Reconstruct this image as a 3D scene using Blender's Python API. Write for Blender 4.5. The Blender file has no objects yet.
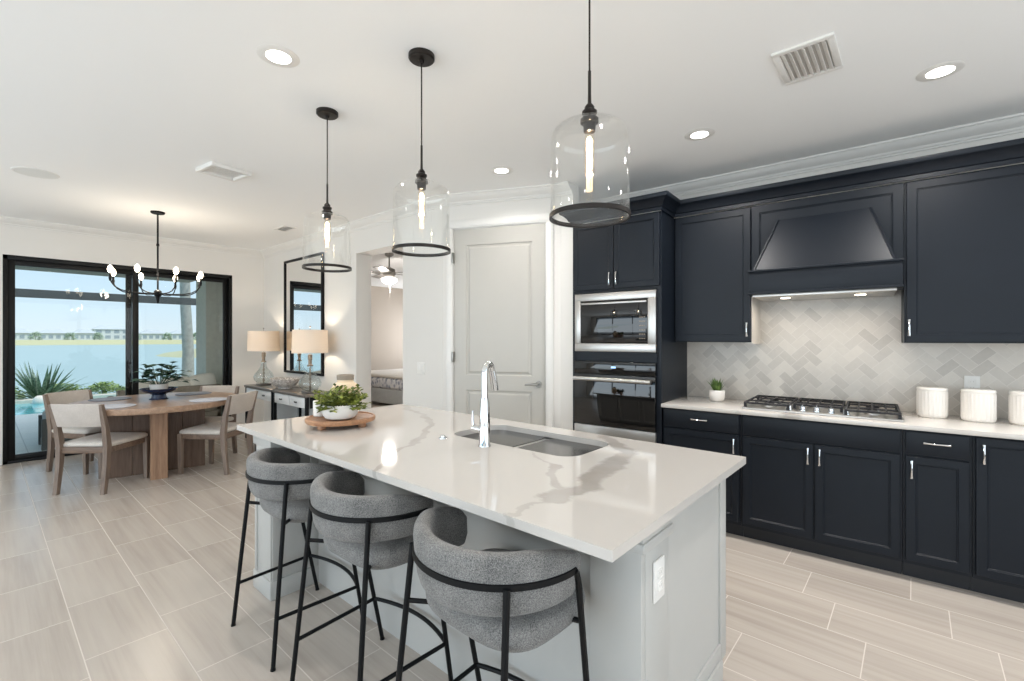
import bpy, bmesh, math, random
from mathutils import Vector, Matrix

# ------------------------------------------------------------------ camera, sky, sun, light, exposure
C = bpy.context.scene.collection
SC = bpy.context.scene
R = math.radians
PI = math.pi

cam_d = bpy.data.cameras.new('camera')
cam = bpy.data.objects.new('camera', cam_d)
C.objects.link(cam)
cam_d.sensor_fit = 'HORIZONTAL'
cam_d.sensor_width = 36.0
cam_d.lens = 463.0 / 1024.0 * 36.0
cam_d.shift_y = -0.0015
cam_d.clip_start = 0.05
cam_d.clip_end = 2000
cam.location = (0, 0, 1.41)
cam.rotation_euler = (R(90), 0, R(41.04))
SC.camera = cam

SC.view_settings.view_transform = 'Standard'
SC.view_settings.look = 'None'
SC.view_settings.gamma = 1.0
SC.view_settings.use_curve_mapping = False
SC.view_settings.exposure = 0.13
SC.cycles.use_denoising = True
SC.cycles.max_bounces = 10
SC.cycles.diffuse_bounces = 6
SC.cycles.glossy_bounces = 5
SC.cycles.transmission_bounces = 8
SC.cycles.transparent_max_bounces = 24
SC.cycles.caustics_reflective = False
SC.cycles.caustics_refractive = False
SC.cycles.sample_clamp_indirect = 6.0

world = bpy.data.worlds.new('sky')
SC.world = world
world.use_nodes = True
wn = world.node_tree
wn.nodes.clear()
w_tc = wn.nodes.new('ShaderNodeTexCoord')
w_sep = wn.nodes.new('ShaderNodeSeparateXYZ')
w_ramp = wn.nodes.new('ShaderNodeValToRGB')
for q, (pos, col) in zip([w_ramp.color_ramp.elements[0], w_ramp.color_ramp.elements[1], w_ramp.color_ramp.elements.new(0.5), w_ramp.color_ramp.elements.new(0.5)],
                         ((0.0, (0.72, 0.83, 0.90, 1)), (1.0, (0.33, 0.58, 0.95, 1)), (0.05, (0.64, 0.81, 0.93, 1)), (0.30, (0.40, 0.70, 1.0, 1)))):
    q.position = pos
    q.color = col
w_bg = wn.nodes.new('ShaderNodeBackground')
w_bg.inputs['Strength'].default_value = 1.0
w_out = wn.nodes.new('ShaderNodeOutputWorld')
wn.links.new(w_tc.outputs['Generated'], w_sep.inputs[0])
wn.links.new(w_sep.outputs['Z'], w_ramp.inputs['Fac'])
wn.links.new(w_ramp.outputs[0], w_bg.inputs['Color'])
wn.links.new(w_bg.outputs[0], w_out.inputs['Surface'])


def lamp(name, kind, loc, rot, energy, color=(1, 1, 1), **kw):
    d = bpy.data.lights.new(name, kind)
    d.energy = energy
    d.color = color
    for k, v in kw.items():
        setattr(d, k, v)
    o = bpy.data.objects.new(name, d)
    o.location = loc
    o.rotation_euler = rot
    C.objects.link(o)
    return o


lamp('sun', 'SUN', (6, 4, 12), (R(38), 0, R(130)), 2.2, (1.0, 0.96, 0.9), angle=R(0.6))
# daylight entering by the living-room glass behind the camera; side lamp is added fill
lamp('rear_daylight', 'AREA', (-2.6, -3.42, 1.35), (R(122), 0, 0), 158, (0.82, 0.92, 1.0), shape='RECTANGLE', size=8.4, size_y=2.2)
lamp('side_fill', 'AREA', (2.9, 0.3, 1.4), (R(112), 0, R(90)), 62, (0.88, 0.945, 1.0), shape='RECTANGLE', size=6.2, size_y=2.2)
CAN_E = 6.0
CAN_SPOTS = [(-2.311, 0.943), (-2.517, 2.764), (-1.081, 3.141), (0.096, 3.204)]
for (x, y) in CAN_SPOTS + [(1.3, 3.25), (0.1, 0.94), (-4.6, 0.0), (-2.3, -1.3), (0.1, -1.3), (-4.9, -1.6), (1.9, 1.2)]:  # listed spots outside the view are added lamps without fixtures
    lamp('can_lamp', 'AREA', (x, y, 2.745), (0, 0, 0), CAN_E * (2.3 if y > 3 else 1.0), (1.0, 0.96, 0.92), shape='DISK', size=0.13, spread=R(150))

CEIL = 2.77
rng = random.Random(7)

# ------------------------------------------------------------------ materials


def lin(h):
    h = h.lstrip('#')
    v = [int(h[i:i + 2], 16) / 255 for i in (0, 2, 4)]
    return tuple((c / 12.92 if c <= 0.04045 else ((c + 0.055) / 1.055) ** 2.4) for c in v) + (1.0,)


class S:
    """a scalar socket with arithmetic"""

    def __init__(s, nt, k):
        s.nt, s.k = nt, k

    def op(s, o, *a):
        n = s.nt.nodes.new('ShaderNodeMath')
        n.operation = o
        for i, v in enumerate((s,) + a):
            if isinstance(v, S):
                s.nt.links.new(v.k, n.inputs[i])
            else:
                n.inputs[i].default_value = float(v)
        return S(s.nt, n.outputs[0])

    def __add__(s, b): return s.op('ADD', b)
    def __sub__(s, b): return s.op('SUBTRACT', b)
    def __mul__(s, b): return s.op('MULTIPLY', b)
    def __truediv__(s, b): return s.op('DIVIDE', b)
    def floor(s): return s.op('FLOOR')
    def fract(s): return s.op('FRACT')
    def mod(s, b): return s.op('FLOORED_MODULO', b)
    def lt(s, b): return s.op('LESS_THAN', b)
    def gt(s, b): return s.op('GREATER_THAN', b)
    def mx(s, b): return s.op('MAXIMUM', b)
    def mn(s, b): return s.op('MINIMUM', b)
    def ab(s): return s.op('ABSOLUTE')


class Mat:
    def __init__(s, name, color=(0.8, 0.8, 0.8, 1), rough=0.5, metal=0.0, **kw):
        s.m = bpy.data.materials.new(name)
        s.m.use_nodes = True
        s.nt = s.m.node_tree
        s.b = s.nt.nodes['Principled BSDF']
        s.out = [n for n in s.nt.nodes if n.type == 'OUTPUT_MATERIAL'][0]
        s.b.inputs['Base Color'].default_value = color
        s.b.inputs['Roughness'].default_value = rough
        s.b.inputs['Metallic'].default_value = metal
        for k, v in kw.items():
            s.b.inputs[k.replace('_', ' ')].default_value = v

    def node(s, t, **kw):
        n = s.nt.nodes.new(t)
        for k, v in kw.items():
            setattr(n, k, v)
        return n

    def link(s, a, b):
        s.nt.links.new(a.k if isinstance(a, S) else a, b)

    def coord(s, which='Object', scale=(1, 1, 1), rot=(0, 0, 0)):
        tc = s.node('ShaderNodeTexCoord')
        mp = s.node('ShaderNodeMapping')
        mp.inputs['Scale'].default_value = scale
        mp.inputs['Rotation'].default_value = rot
        s.link(tc.outputs[which], mp.inputs['Vector'])
        return mp.outputs[0]

    def noise(s, vec, scale, detail=3, rough=0.5, dist=0.0):
        n = s.node('ShaderNodeTexNoise')
        n.inputs['Scale'].default_value = scale
        n.inputs['Detail'].default_value = detail
        n.inputs['Roughness'].default_value = rough
        n.inputs['Distortion'].default_value = dist
        if vec is not None:
            s.link(vec, n.inputs['Vector'])
        return n

    def ramp(s, fac, stops):
        n = s.node('ShaderNodeValToRGB')
        e = n.color_ramp.elements
        while len(e) < len(stops):
            e.new(0.5)
        for q, (p, c) in zip(e, stops):
            q.position = p
            q.color = c if len(c) == 4 else tuple(c) + (1,)
        s.link(fac, n.inputs['Fac'])
        return n.outputs['Color']

    def mix(s, fac, a, b, mode='MIX'):
        n = s.node('ShaderNodeMix', data_type='RGBA', blend_type=mode)
        for i, v in ((0, fac), (6, a), (7, b)):
            if isinstance(v, (S,)) or hasattr(v, 'is_linked'):
                s.link(v, n.inputs[i])
            else:
                n.inputs[i].default_value = v
        return n.outputs[2]

    def bump(s, h, strength=0.2, dist=0.01):
        n = s.node('ShaderNodeBump')
        n.inputs['Strength'].default_value = strength
        n.inputs['Distance'].default_value = dist
        s.link(h, n.inputs['Height'])
        s.link(n.outputs[0], s.b.inputs['Normal'])

    def xyz(s, vec):
        n = s.node('ShaderNodeSeparateXYZ')
        s.link(vec, n.inputs[0])
        return [S(s.nt, o) for o in n.outputs]


def plain(name, hexc, rough=0.5, metal=0.0, var=0.04, scale=6.0, bump=0.0, **kw):
    """a painted or moulded surface: one colour with a slight natural mottling"""
    m = Mat(name, lin(hexc), rough, metal, **kw)
    v = m.coord()
    n = m.noise(v, scale, 4)
    c = lin(hexc)
    lo = tuple(x * (1 - var) for x in c[:3])
    hi = tuple(min(1, x * (1 + var)) for x in c[:3])
    m.link(m.ramp(n.outputs[0], [(0.3, lo), (0.7, hi)]), m.b.inputs['Base Color'])
    if bump:
        n2 = m.noise(v, scale * 40, 2)
        m.bump(n2.outputs[0], bump, 0.002)
    return m.m


def wood(name, dark, light, scale=1.0, axis=0, rough=0.45):
    m = Mat(name, rough=rough)
    sc = [14 * scale] * 3
    sc[axis] = 1.1 * scale
    v = m.coord(scale=tuple(sc))
    n = m.noise(v, 2.2, 6, 0.6, 0.6)
    n2 = m.noise(v, 9.0, 3, 0.5)
    f = S(m.nt, n.outputs[0]) * 0.7 + S(m.nt, n2.outputs[0]) * 0.3
    m.link(m.ramp(f, [(0.32, lin(dark)), (0.68, lin(light))]), m.b.inputs['Base Color'])
    m.bump(f, 0.12, 0.004)
    return m.m


def fabric(name, dark, light, scale=260, rough=0.95, mott=14):
    m = Mat(name, rough=rough)
    v = m.coord()
    n = m.noise(v, scale, 2, 0.7)
    n2 = m.noise(v, mott, 3, 0.5)
    f = S(m.nt, n.outputs[0]) * 0.8 + S(m.nt, n2.outputs[0]) * 0.2
    m.link(m.ramp(f, [(0.34, lin(dark)), (0.66, lin(light))]), m.b.inputs['Base Color'])
    m.bump(n.outputs[0], 0.35, 0.004)
    if 'Sheen Weight' in m.b.inputs:
        m.b.inputs['Sheen Weight'].default_value = 0.15
    return m.m


def thin_glass(name, tint=(1, 1, 1, 1), base=0.04, edge=0.5, rough=0.0):
    """a thin clear pane: transparent with a mirror part that grows at grazing angles"""
    m = Mat(name)
    m.nt.nodes.remove(m.b)
    tr = m.node('ShaderNodeBsdfTransparent')
    tr.inputs[0].default_value = tint
    gl = m.node('ShaderNodeBsdfGlossy')
    gl.inputs['Roughness'].default_value = rough
    gl.inputs['Color'].default_value = (1, 1, 1, 1)
    lw = m.node('ShaderNodeLayerWeight')
    lw.inputs['Blend'].default_value = 0.25
    f = S(m.nt, lw.outputs['Facing']).op('POWER', 2.5) * edge + base
    mx = m.node('ShaderNodeMixShader')
    m.link(f, mx.inputs[0])
    m.link(tr.outputs[0], mx.inputs[1])
    m.link(gl.outputs[0], mx.inputs[2])
    m.link(mx.outputs[0], m.out.inputs['Surface'])
    return m.m


def glow(name, color, strength):
    m = Mat(name, color, 0.4)
    m.b.inputs['Emission Color'].default_value = color
    m.b.inputs['Emission Strength'].default_value = strength
    return m.m


def floor_material():
    m = Mat('porcelain_plank_tile', rough=0.28)
    tc = m.node('ShaderNodeTexCoord')
    x, y, z = m.xyz(tc.outputs['Object'])
    W, L, G = 0.30, 0.604, 0.0021
    row = (y / W).floor()
    fy = y - row * W
    xs = x + row * 0.15 + 0.18 + 60.4
    col = (xs / L).floor()
    fx = xs - col * L
    ey = fy.mn(fy * -1 + W)
    ex = fx.mn(fx * -1 + L)
    grout = ex.mn(ey).lt(G)
    cb = m.node('ShaderNodeCombineXYZ')
    m.link(row, cb.inputs[0]); m.link(col, cb.inputs[1])
    wn_ = m.node('ShaderNodeTexWhiteNoise', noise_dimensions='3D')
    m.link(cb.outputs[0], wn_.inputs['Vector'])
    tone = S(m.nt, wn_.outputs['Value'])
    cs = m.node('ShaderNodeCombineXYZ')
    m.link(x * 0.9 + tone * 17, cs.inputs[0]); m.link(y * 26, cs.inputs[1]); m.link(tone * 31, cs.inputs[2])
    n = m.noise(cs.outputs[0], 1.0, 6, 0.62, 0.3)
    cs2 = m.node('ShaderNodeCombineXYZ')
    m.link(x * 0.8 + tone * 11, cs2.inputs[0]); m.link(y * 7, cs2.inputs[1]); m.link(tone * 9, cs2.inputs[2])
    n2 = m.noise(cs2.outputs[0], 1.0, 3, 0.5, 0.2)
    f = S(m.nt, n.outputs[0]) * 0.45 + S(m.nt, n2.outputs[0]) * 0.45 + tone * 0.10 + 0.03
    col_ = m.ramp(f, [(0.34, lin('#a89e94')), (0.52, lin('#b9afa5')), (0.72, lin('#c3bab0'))])
    m.link(m.mix(grout, col_, lin('#cec6bd')), m.b.inputs['Base Color'])
    m.link(grout * 0.5 + 0.27, m.b.inputs['Roughness'])
    m.bump(grout * -1, 0.35, 0.002)
    return m.m


def herringbone_material():
    m = Mat('marble_herringbone_tile', rough=0.3)
    tc = m.node('ShaderNodeTexCoord')
    x, y, z = m.xyz(tc.outputs['Object'])
    w = 0.0585
    q = 0.70711 / w
    a = (x + z) * q + 200
    b = (z - x) * q + 200
    i, j = a.floor(), b.floor()
    fa, fb = a - i, b - j
    d = (i - j).mod(4)
    is0 = d.lt(0.5)
    is1 = d.gt(0.5) * d.lt(1.5)
    is2 = d.gt(1.5) * d.lt(2.5)
    is3 = d.gt(2.5)
    ti = i - is1
    tj = j - is2
    big = 9.0
    left = fa + is1 * big
    right = fa * -1 + 1 + is0 * big
    bot = fb + is2 * big
    top = fb * -1 + 1 + is3 * big
    e = left.mn(right).mn(bot.mn(top))
    grout = e.lt(0.028)
    cb = m.node('ShaderNodeCombineXYZ')
    m.link(ti, cb.inputs[0]); m.link(tj, cb.inputs[1])
    wn_ = m.node('ShaderNodeTexWhiteNoise', noise_dimensions='3D')
    m.link(cb.outputs[0], wn_.inputs['Vector'])
    tone = S(m.nt, wn_.outputs['Value'])
    n = m.noise(tc.outputs['Object'], 22, 5, 0.6, 1.2)
    f = tone * 0.72 + S(m.nt, n.outputs[0]) * 0.42 - 0.1
    col = m.ramp(f, [(0.05, lin('#bab3aa')), (0.45, lin('#c9c2b9')), (0.9, lin('#d6cfc5'))])
    m.link(m.mix(grout, col, lin('#d6d0c8')), m.b.inputs['Base Color'])
    m.bump(grout * -1, 0.25, 0.002)
    return m.m


def quartz_material():
    """white quartz with long drifting grey veins"""
    m = Mat('white_quartz', rough=0.05)
    tc = m.node('ShaderNodeTexCoord')
    x, y, z = m.xyz(tc.outputs['Object'])
    nz = m.noise(tc.outputs['Object'], 3.4, 5, 0.6, 0.2)
    sp = m.node('ShaderNodeSeparateColor')
    m.link(nz.outputs['Color'], sp.inputs[0])
    px = x + (S(m.nt, sp.outputs[0]) - 0.5) * 0.22
    py = y + (S(m.nt, sp.outputs[1]) - 0.5) * 0.22

    def seg(a, b, width, amt):
        dx, dy = b[0] - a[0], b[1] - a[1]
        ll = dx * dx + dy * dy
        t = (((px - a[0]) * dx + (py - a[1]) * dy) / ll).mx(0).mn(1)
        ex = px - a[0] - t * dx
        ey = py - a[1] - t * dy
        d = (ex * ex + ey * ey).op('SQRT')
        return (d / width * -1 + 1.15).op('MULTIPLY', 2.2).mx(0).mn(1) * amt
    veins = [((0.55, 0.56), (0.70, 0.40), 0.030, 0.8), ((0.70, 0.40), (0.80, 0.28), 0.045, 1.0), ((0.80, 0.28), (0.86, 0.02), 0.050, 1.0), ((0.86, 0.02), (0.93, -0.19), 0.045, 1.0),
             ((0.93, -0.19), (0.88, -0.36), 0.035, 0.9), ((0.88, -0.36), (0.90, -0.58), 0.012, 0.6), ((0.86, -0.26), (0.66, -0.06), 0.026, 0.8), ((0.66, -0.06), (0.50, 0.02), 0.008, 0.5),
             ((-1.2, 0.56), (-0.56, 0.30), 0.022, 0.6), ((-0.56, 0.30), (-0.36, 0.19), 0.020, 0.7), ((-0.36, 0.19), (-0.05, -0.19), 0.024, 0.8), ((-0.05, -0.19), (0.11, -0.47), 0.018, 0.7), ((0.11, -0.47), (0.24, -0.62), 0.010, 0.6)]
    v = None
    for a in veins:
        q = seg(*a)
        v = q if v is None else v.mx(q)
    patch = S(m.nt, m.noise(tc.outputs['Object'], 5, 3, 0.5).outputs[0])
    v = v * (patch * 1.0 + 0.25).mn(1)
    m.link(m.mix(v, lin('#c5c0ba'), lin('#98928b')), m.b.inputs['Base Color'])
    return m.m


MT = {}
MT['wall'] = plain('warm_white_wall_paint', '#dfdcd7', 0.7, var=0.012, scale=1.5)
MT['greige'] = plain('greige_bedroom_paint', '#b9aea2', 0.75, var=0.012, scale=1.5)
MT['ceiling'] = plain('flat_white_ceiling_paint', '#f4f4f3', 0.85, var=0.006, scale=1.2)
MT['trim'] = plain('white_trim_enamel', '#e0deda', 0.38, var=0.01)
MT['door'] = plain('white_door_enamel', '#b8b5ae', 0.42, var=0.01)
MT['island'] = plain('pale_grey_cabinet_paint', '#b7b6b2', 0.42, var=0.01)
MT['navy'] = plain('dark_navy_cabinet_paint', '#11171f', 0.42, var=0.05, Specular_IOR_Level=0.27)
MT['navy_dark'] = plain('toe_kick_paint', '#15181e', 0.5, var=0.05)
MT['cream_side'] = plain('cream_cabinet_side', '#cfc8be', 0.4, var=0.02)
MT['quartz'] = quartz_material()
MT['floor'] = floor_material()
MT['tile'] = herringbone_material()
MT['steel'] = plain('brushed_stainless_steel', '#bdbab6', 0.32, 1.0, var=0.05, scale=3)
MT['sink'] = plain('satin_sink_steel', '#6a6662', 0.16, 1.0, var=0.05, scale=3)
MT['chrome'] = plain('polished_chrome', '#d9dadb', 0.07, 1.0, var=0.01)
MT['nickel'] = plain('satin_nickel', '#9a9791', 0.3, 1.0, var=0.03)
MT['blackglass'] = plain('black_appliance_glass', '#050506', 0.04, var=0.0, Coat_Weight=0.5)
MT['black'] = plain('black_powder_coat', '#08090b', 0.5, var=0.06, Specular_IOR_Level=0.22)
MT['bronze'] = plain('dark_bronze_metal', '#201a16', 0.38, 0.4, var=0.06)
MT['iron'] = plain('cast_iron', '#17161a', 0.6, var=0.1)
MT['frame'] = plain('black_aluminium_frame', '#0d0c0c', 0.45, var=0.05, Specular_IOR_Level=0.25)
MT['white_plastic'] = plain('white_plastic', '#e6e4e0', 0.35, var=0.01)
MT['ceramic'] = plain('glazed_white_ceramic', '#e2ddd6', 0.28, var=0.02)
MT['matte_white'] = plain('matte_white_stoneware', '#dedad4', 0.7, var=0.03, scale=30)
MT['cream'] = plain('cream_stoneware', '#dfc9ab', 0.6, var=0.05, scale=18)
MT['taupe_clay'] = plain('taupe_clay_rim', '#8f8375', 0.8, var=0.08, scale=40)
MT['tray'] = wood('acacia_wood', '#8a5f42', '#bd8f6b', 1.6, 0)
MT['oak_dark'] = wood('dark_brown_oak_plank', '#5a4639', '#7d6656', 1.0, 2)
MT['oak'] = wood('grey_brown_oak', '#66574d', '#8f7e71', 1.0, 2)
MT['oak_x'] = wood('grey_brown_oak_rail', '#5c4b40', '#8a7463', 1.0, 0)
MT['oak_top'] = wood('brown_oak_table_top', '#8f7460', '#b79a83', 0.9, 0, 0.3)
MT['oak_post'] = wood('honey_oak_post', '#84654f', '#ad8a6e', 1.0, 2)
MT['grey_fabric'] = fabric('grey_tweed_upholstery', '#3f3f3f', '#959390', 330)
MT['seat_fabric'] = fabric('cream_chair_upholstery', '#b9b1a8', '#dcd6ce')
MT['back_fabric'] = fabric('taupe_back_upholstery', '#ada49c', '#cbc3bb')
MT['outdoor_fabric'] = fabric('cream_outdoor_cushion', '#ded7cb', '#f2ece2')
MT['outdoor_grey'] = fabric('grey_outdoor_cushion', '#8e9294', '#b6babb')
MT['slate_mat'] = fabric('slate_blue_woven_placemat', '#59606c', '#8a909b', 120)
MT['bluegrey_mat'] = fabric('pale_blue_woven_placemat', '#a5a9b4', '#cbced6', 120)
MT['navy_glaze'] = plain('navy_glazed_bowl', '#1d2b47', 0.2, var=0.1)
MT['window_glass'] = thin_glass('window_glass', (0.985, 0.995, 0.99, 1), 0.012, 0.16)
MT['pendant_glass'] = thin_glass('clear_pendant_glass', (0.99, 0.99, 0.985, 1), 0.035, 0.75)
MT['lamp_glass'] = thin_glass('clear_lamp_glass', (0.93, 0.95, 0.95, 1), 0.06, 0.6)
MT['bulb_glass'] = thin_glass('clear_bulb_glass', (1, 0.97, 0.92, 1), 0.04, 0.4)
MT['filament'] = glow('glowing_filament', (1.0, 0.74, 0.46, 1), 30)
MT['bulb'] = glow('lit_candle_bulb', (1.0, 0.86, 0.66, 1), 9)
MT['can_lens'] = glow('lit_downlight_lens', (1.0, 0.95, 0.88, 1), 7)
MT['fan_light'] = glow('lit_fan_globe', (1.0, 0.93, 0.82, 1), 4)
MT['hood_lamp'] = glow('lit_hood_lamp', (1.0, 0.88, 0.7, 1), 6)
MT['mirror'] = Mat('silvered_mirror', (0.9, 0.91, 0.91, 1), 0.0, 1.0).m
MT['display'] = glow('lit_clock_digits', (0.35, 0.6, 1.0, 1), 1.0)
MT['dark_top'] = plain('dark_stained_wood_top', '#6a645f', 0.3, var=0.1, scale=8)
MT['console_paint'] = plain('pale_grey_console_paint', '#e6e9ea', 0.5, var=0.02)
MT['vent_grey'] = plain('grey_vent_duct', '#bab6b1', 0.8, var=0.03)
MT['soil'] = plain('dark_potting_soil', '#2a211a', 0.95, var=0.3, scale=60)
MT['stucco'] = plain('grey_stucco', '#c3c4ba', 0.9, var=0.06, scale=14, bump=0.4)
MT['soffit'] = plain('taupe_soffit', '#8f8a80', 0.9, var=0.03)
MT['beam'] = plain('bronze_screen_frame', '#4c5254', 0.6, var=0.05)
MT['grey_metal'] = plain('grey_fan_metal', '#8d8a86', 0.4, 0.5, var=0.05)


def leaf_mat(name, dark, light):
    m = Mat(name, rough=0.5)
    n = m.noise(m.coord(), 30, 2)
    m.link(m.ramp(n.outputs[0], [(0.35, lin(dark)), (0.65, lin(light))]), m.b.inputs['Base Color'])
    return m.m


MT['leaf'] = leaf_mat('mid_green_leaf', '#3e4d1c', '#8f9740')
MT['leaf_dark'] = leaf_mat('deep_green_leaf', '#152b22', '#35543c')
MT['succulent'] = leaf_mat('grass_green_succulent', '#3f5a25', '#76924a')
MT['agave'] = leaf_mat('silver_green_agave', '#3d5b49', '#86a088')
MT['shrub'] = leaf_mat('hedge_green', '#5d7d48', '#a2ba74')
MT['grass'] = leaf_mat('lawn_green', '#6f8a45', '#9fb169')
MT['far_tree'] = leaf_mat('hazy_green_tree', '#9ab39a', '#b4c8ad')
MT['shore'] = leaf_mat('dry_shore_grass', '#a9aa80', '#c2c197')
MT['house_wall'] = plain('haze_paled_house_render', '#cfd6da', 0.8, var=0.03, scale=0.4)  # house colours paled and flattened to carry distance haze
MT['house_roof'] = plain('haze_paled_house_roof', '#b9c3ca', 0.8, var=0.05, scale=0.4)
MT['house_dark'] = plain('haze_paled_house_window', '#93a2af', 0.3, var=0.05, scale=0.4)
MT['trunk'] = plain('grey_palm_bark', '#9a9d98', 0.9, var=0.15, scale=9, bump=0.5)


def water_mat(name, col, rough, sc, st, spec=0.5):
    m = Mat(name, lin(col), rough, Specular_IOR_Level=spec)
    n = m.noise(m.coord(), sc, 3)
    m.bump(n.outputs[0], st, 0.05)
    return m.m


MT['lake'] = water_mat('lake_water', '#9cb3b6', 0.4, 1.2, 0.25, 0.15)
MT['pool'] = water_mat('pool_water', '#5fb4c2', 0.08, 3.0, 0.15)


def duvet_mat():
    m = Mat('blue_and_white_leaf_print', rough=0.9)
    v = m.coord(scale=(1, 1, 1))
    vo = m.node('ShaderNodeTexVoronoi')
    vo.inputs['Scale'].default_value = 13
    n = m.noise(v, 7, 4, 0.6, 1.0)
    m.link(v, vo.inputs['Vector'])
    f = S(m.nt, vo.outputs['Distance']) * 0.6 + S(m.nt, n.outputs[0]) * 0.6
    m.link(m.ramp(f, [(0.46, lin('#7f8798')), (0.55, lin('#a9aeb9')), (0.66, lin('#d2d3d6'))]), m.b.inputs['Base Color'])
    return m.m


def paver_mat():
    m = Mat('pale_patio_paver', rough=0.6)
    br = m.node('ShaderNodeTexBrick')
    br.inputs['Scale'].default_value = 1.0
    br.inputs['Brick Width'].default_value = 0.6
    br.inputs['Row Height'].default_value = 0.4
    br.inputs['Mortar Size'].default_value = 0.006
    br.inputs['Color1'].default_value = lin('#dfe8e8')
    br.inputs['Color2'].default_value = lin('#e8eeed')
    br.inputs['Mortar'].default_value = lin('#c3cdce')
    m.link(m.coord(), br.inputs['Vector'])
    m.link(br.outputs['Color'], m.b.inputs['Base Color'])
    return m.m


def bowl_print():
    m = Mat('speckled_taupe_ceramic', rough=0.45)
    n = m.noise(m.coord(), 24, 4, 0.7, 1.5)
    m.link(m.ramp(n.outputs[0], [(0.4, lin('#a59c94')), (0.6, lin('#e6e1db'))]), m.b.inputs['Base Color'])
    return m.m


MT['duvet'] = duvet_mat()
MT['paver'] = paver_mat()
MT['bowl_print'] = bowl_print()


def shade_mat():
    m = Mat('linen_lamp_shade')
    m.nt.nodes.remove(m.b)
    d = m.node('ShaderNodeBsdfDiffuse'); d.inputs[0].default_value = lin('#f2ece4')
    t = m.node('ShaderNodeBsdfTranslucent'); t.inputs[0].default_value = lin('#f3e9dc')
    mx = m.node('ShaderNodeMixShader'); mx.inputs[0].default_value = 0.45
    m.link(d.outputs[0], mx.inputs[1]); m.link(t.outputs[0], mx.inputs[2])
    m.link(mx.outputs[0], m.out.inputs['Surface'])
    return m.m


MT['shade'] = shade_mat()

# ------------------------------------------------------------------ mesh helpers


def frame_of(d):
    d = Vector(d).normalized()
    u = d.orthogonal().normalized()
    return u, d.cross(u).normalized()


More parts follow.
